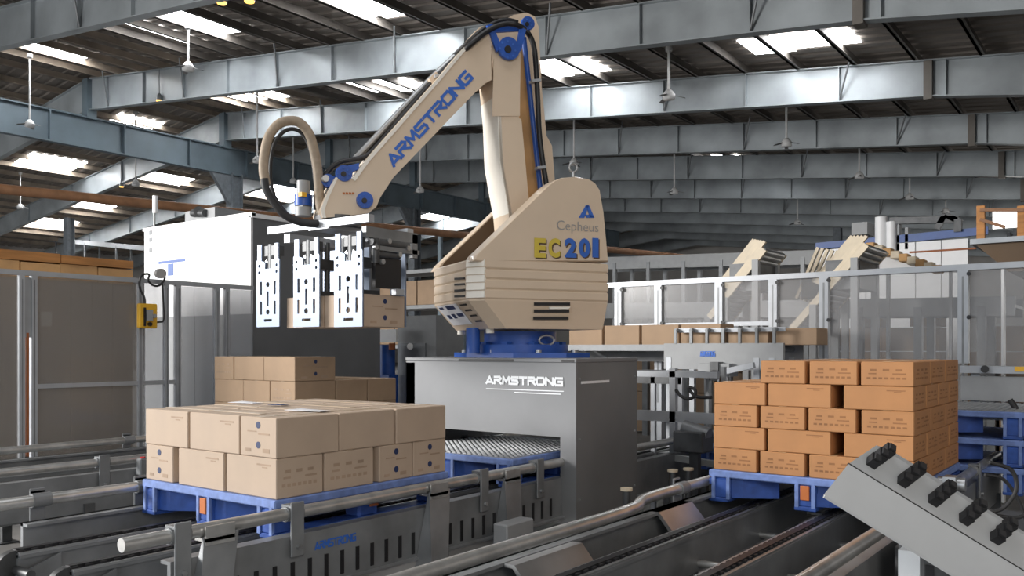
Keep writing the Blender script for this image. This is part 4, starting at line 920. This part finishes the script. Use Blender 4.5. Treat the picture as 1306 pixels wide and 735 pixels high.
def rack(label, xa, xb, Y, levels, m='girder_paint', z0=0, cartons=True, seed=1):
    rnd = random.Random(seed)
    t = thing('storage_rack', label, 'rack', ((xa+xb)/2, Y, z0))
    n_ = max(1, round((xb-xa)/2.4)); w = (xb-xa)/n_
    for i in range(n_+1):
        for dy in (0, .9): part(t, 'upright', m, lambda mm: mm.box((xa+i*w-.05, Y+dy, z0), (xa+i*w+.05, Y+dy+.08, levels[-1]+.9)))
    for z_ in levels: part(t, 'shelf', 'cabinet_light', lambda mm: mm.box((xa, Y+.02, z_-.09), (xb, Y+.9, z_)))
    return t
rack('dark steel storage rack with brown cartons behind the gripper', at(478, 400, Y=16).x, at(560, 400, Y=16).x, 16, (1.6, 2.6, 3.5))
rk = 0
for z_ in (1.6, 2.6):
    rk = -1
    x_ = at(480, 400, Y=16).x
    while x_ < at(556, 400, Y=16).x-.5:
        w_ = random.uniform(.5, .8); rk += 1; c = carton('brown carton on the %s shelf of the dark rack, %s from left' % ('lower' if z_ < 2 else 'upper', ORD[rk]), (x_+w_/2, 16.4, z_+.32), w_, .6, .62, 'carton_far', 'cartons on the dark rack'); x_ += w_+.03
# generic far machinery rows
def elevated(label, p, q, w, h, m, legs, rail=True):
    t = thing('elevated_conveyor', label, 'conveyor', tuple((Vector(p)+Vector(q))/2))
    p, q = Vector(p), Vector(q); d = (q-p).normalized(); s_ = d.cross(UP).normalized()*w/2
    for sg in (-1, 1): part(t, 'side_rail', m, lambda mm: mm.bar(p+s_*sg, q+s_*sg, .06, h))
    part(t, 'belt', 'steel_dark', lambda mm: mm.bar(p, q, w-.06, .04))
    for k in range(legs):
        c = p.lerp(q, (k+.5)/legs)
        for sg in (-1, 1): part(t, 'leg', 'steel_grey', lambda mm: mm.box((c.x+s_.x*sg-.05, c.y+s_.y*sg-.05, 0), (c.x+s_.x*sg+.05, c.y+s_.y*sg+.05, c.z)))
    return t
elevated('long pale elevated conveyor in the far hall left of centre', at(0, 300, Y=30), at(330, 330, Y=30), 1, .3, 'cabinet_light', 8)
elevated('elevated conveyor across the far hall right of the robot', at(775, 338, Y=22), at(1060, 330, Y=22), 1, .35, 'cabinet_light', 6)
elevated('low grey conveyor line seen through the clear fence', at(785, 398, Y=13), at(1300, 392, Y=13), .8, .25, 'cabinet_light', 8)
# inclined roller conveyors in front of the far hall
def incline(label, pa, pb, w, n):
    t = thing('inclined_conveyor', label, 'conveyor', tuple(pa))
    d = (pb-pa).normalized(); s_ = Vector((0, 1, 0))*w
    for k in (0, 1): part(t, 'side_rail', 'cream', lambda m: m.bar(pa+s_*k, pb+s_*k, .05, .08))
    L = (pb-pa).length
    for i in range(n):
        c = pa+d*(L*(i+.5)/n); part(t, 'roller', 'steel', lambda m: m.cyl(c, c+s_, .045, 8))
    for fr in (.3, .85):
        c = pa.lerp(pb, fr)
        for k in (0, 1): part(t, 'leg', 'cabinet_light', lambda m: m.box((c.x-.04, c.y+k*w-.04, 0), (c.x+.04, c.y+k*w+.04, c.z)))
    part(t, 'motor', 'steel_dark', lambda m: m.box(tuple(pb+Vector((-.5, .1, -.5))), tuple(pb+Vector((-.1, w, -.15)))))
    for k in range(5): part(t, 'slat', 'cream', lambda m: m.bar(pb-d*.75+Vector((-.1*k, .02+w*.24*k, .10+.03*k)), pb+Vector((-.1*k, .02+w*.24*k, .10+.03*k)), .05, .04))
incline('cream inclined roller conveyor rising right of the robot, left one of two', at(905, 405, Y=10.5), at(975, 318, Y=10.5), .7, 16)
incline('cream inclined roller conveyor, right one of two behind the orange load', at(1010, 420, Y=10.5), at(1105, 312, Y=10.5), .9, 18)
incline('narrow steel inclined conveyor between the two cream ones', at(1040, 395, Y=11.5), at(1068, 330, Y=11.5), .5, 9)
# pale screen wall with a blue band at the far right
PY = 17
def pp(px, py): return at(px, py, Y=PY)
t = thing('machine_enclosure', 'long pale machine enclosure with a blue band along its top at far right', 'machine', tuple(pp(1180, 400)))
xa, xb = pp(1045, 400).x, pp(1235, 400).x; n_ = 6
for k in range(n_):
    X = xa+(xb-xa)*k/n_
    part(t, 'panel', 'white_paint', lambda m: m.box((X+.01, PY, 0), (X+(xb-xa)/n_-.01, PY+.05, pp(1180, 308).z)))
part(t, 'blue_band', 'blue_band', lambda m: m.prism([pp(1040, 310), pp(1260, 289), pp(1260, 299), pp(1040, 320)], (0, .06, 0)))
part(t, 'orange_stripe', 'orange_rust', lambda m: m.box(tuple(pp(1160, 321)-Vector((0, .02, 0))), tuple(pp(1245, 318)+Vector((0, .03, 0)))))
part(t, 'top_box', 'cabinet_light', lambda m: m.box(tuple(pp(1086, 300)), tuple(pp(1106, 283)+Vector((0, .5, 0)))))
part(t, 'duct', 'white_paint', lambda m: m.cyl(pp(1124, 322), pp(1124, 277), .11, 14).cyl(pp(1137, 320), pp(1137, 283), .09, 14))
part(t, 'column_pair', 'steel_grey', lambda m: m.box(tuple(pp(1142, 320)), tuple(pp(1147, 282)+Vector((0, .2, 0)))).box(tuple(pp(1154, 318)), tuple(pp(1158, 290)+Vector((0, .2, 0)))))
part(t, 'roof_truss', 'steel_dark', lambda m: m.bar(pp(1135, 282), pp(1222, 280), .1, .12).bar(pp(1195, 292), pp(1206, 274), .1, .1).bar(pp(1206, 274), pp(1226, 284), .1, .1).bar(pp(1222, 280), pp(1222, 296), .12, .12))
# cream assembly with knobs sloping down at right of the incline
t = thing('chain_track', 'cream sloping chain track with brown blocks right of the inclined conveyors', 'conveyor', tuple(at(1150, 330, Y=12)))
part(t, 'rail', 'white_paint', lambda m: m.prism([at(1118, 322, Y=12), at(1225, 347, Y=12), at(1118, 347, Y=12)], (0, .08, 0)))
for k in range(9):
    c = at(1112+k*10.5, 315+k*3.6, Y=11.9)
    part(t, 'block', 'cream' if k % 2 else 'timber_light', lambda m: m.bbox(tuple(c), (.11, .2, .1), .01))
part(t, 'leg', 'cabinet_light', lambda m: m.box(tuple(at(1130, 345, Y=12)), (at(1134, 345, Y=12).x, 12.06, 0)))
part(t, 'leg', 'cabinet_light', lambda m: m.box(tuple(at(1210, 345, Y=12)), (at(1214, 345, Y=12).x, 12.06, 0)))
# mezzanine at the right edge
MY = 9.5
def mq(px, py): return at(px, py, Y=MY)
t = thing('mezzanine', 'brown-bottomed platform with orange posts at the right edge', 'platform', tuple(mq(1290, 320)))
za = mq(1280, 309).z
part(t, 'deck', 'steel', lambda m: m.box((mq(1237, 309).x, MY, za), (2.5, MY+3, za+.05)))
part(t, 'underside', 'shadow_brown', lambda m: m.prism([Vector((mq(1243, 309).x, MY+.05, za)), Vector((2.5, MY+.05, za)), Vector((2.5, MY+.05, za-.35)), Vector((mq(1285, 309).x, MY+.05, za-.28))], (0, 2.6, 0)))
for px in (1250, 1302): part(t, 'post', 'timber', lambda m: m.box((mq(px, 0).x-.035, MY+.02, za), (mq(px, 0).x+.035, MY+.09, mq(px, 262).z)))
part(t, 'rail', 'rust_pipe', lambda m: m.bar(mq(1250, 268), mq(1306, 268), .03, .03).bar(mq(1250, 280), mq(1282, 290), .03, .03))
part(t, 'leg', 'white_paint', lambda m: m.box((mq(1275, 0).x, MY+.1, 0), (mq(1279, 0).x, MY+.2, za)))
each(t, 'canister', 'steel_dark', range(3), lambda m, k: m.box((mq(1278+8*k, 0).x, MY+.3, za+.05), (mq(1283+8*k, 0).x, MY+.5, mq(1283, 292-4*(k % 2)).z)))
struct('window_1', MB().box(tuple(at(1266, 292, Y=40)), tuple(at(1300, 266, Y=40)+Vector((0, .1, 0)))), 'window_glow', 'bright window patch far at the right').name = 'window_1'
# carton stacks seen through the right fence
LV = ['bottom', 'second', 'third', 'fourth', 'fifth', 'topmost']
for si, (px, n_) in enumerate(((795, 4), (832, 5), (868, 4), (905, 5), (942, 4), (1078, 5), (1112, 6), (1148, 5), (1184, 6), (1258, 4), (1292, 5))):
    b = at(px, 452, Y=14); lo = 0 if n_ < 5 else 1
    for k in range(n_):
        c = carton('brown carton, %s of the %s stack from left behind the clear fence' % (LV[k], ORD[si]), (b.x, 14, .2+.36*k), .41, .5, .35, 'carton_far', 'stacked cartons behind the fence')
# ---------------------------------------------------------------- ceiling fans, pipe, amber lamps
FANS = [(853, 120, 20.75, 'below the joint of two grey roof beams at upper right'), (1003, 181, 27.05, 'third from the right corner, above the clear fence'), (1096, 223, 33.35, 'small, high above the orange cartons'), (1160, 250, 39.65, 'tiny, above the far pale enclosure'), (1206, 268, 46, 'tiniest, farthest at right'),
        (732, 206, 27.05, 'right of the robot elbow, above its lifting eye'), (860, 243, 33.35, 'right of the robot body, far off'), (536, 241, 27.05, 'between the robot arms'), (328, 203, 20.75, 'above the hose loop'),
        (240, 84, 14.45, 'in front of the big skylight at upper left'), (38, 157, 14.45, 'at the left edge, nearest'), (26, 263, 20.75, 'at the lower left edge of the roof'), (173, 233, 20.75, 'above the white machine\'s left side'), (374, 230, 27.05, 'inside the hose loop, far off'), (1017, 283, 46, 'far off above the inclined conveyors')]
proto = None
for px, py, Y, w in FANS:
    p = at(px, py, Y=Y); L = roof_t(p.x)-p.z
    t = thing('ceiling_fan', 'white ceiling fan, ' + w, 'fan', tuple(p), random.random()*2, 'ceiling fans')
    MB().cyl((0, 0, .05), (0, 0, L), .035, 8).cyl((0, 0, L-.12), (0, 0, L), .09, 12).build('rod', 'fan_white', t, local=True)
    MB().tube([(0, 0, -.16), (0, 0, -.14), (0, 0, -.02), (0, 0, .08), (0, 0, .12)], [.08, .16, .17, .10, .05], 16).build('motor', 'fan_white', t, local=True)
    for k in range(3):
        a = k*2*math.pi/3; ca, sa = math.cos(a), math.sin(a)
        P = [(.15, -.05, -.06), (.42, -.06, -.13), (.43, .06, -.11), (.15, .05, -.03)]
        MB().prism([(x*ca-y*sa, x*sa+y*ca, z) for x, y, z in P], (0, 0, -.012)).build('blade', 'fan_dark', t, local=True)
t = thing('service_pipe', 'long rusty service pipe crossing the hall behind the robot', 'pipe', tuple(at(475, 288, f=20)))
part(t, 'pipe', 'rust_pipe', lambda m: m.tube([at(-20, 239, f=13.8), at(960, 337, f=28)], .085, 8))
for px, py, Y, w in ((203, 128, 17.5, 'under the second roof beam at upper left'), (155, 238, 23.8, 'above the crate at left'), (283, 3, 11.5, 'left one at the top edge'), (318, 1, 11.5, 'right one at the top edge')):
    p = at(px, py, Y=Y)
    t = thing('amber_lamp', 'small amber lamp ' + w, 'lamp', tuple(p), 0, 'amber lamps')
    MB().tube([(0, 0, 0), (0, 0, .12), (0, 0, .25)], [.12, .11, .04], 14).build('shade', 'steel_grey', t, local=True)
    MB().cyl((0, 0, -.03), (0, 0, .0), .105, 14).build('bulb', 'lamp_amber', t, local=True)
    MB().cyl((0, 0, .2), (0, 0, max(.3, roof_t(p.x)-p.z)), .015, 6).build('stem', 'steel_grey', t, local=True)
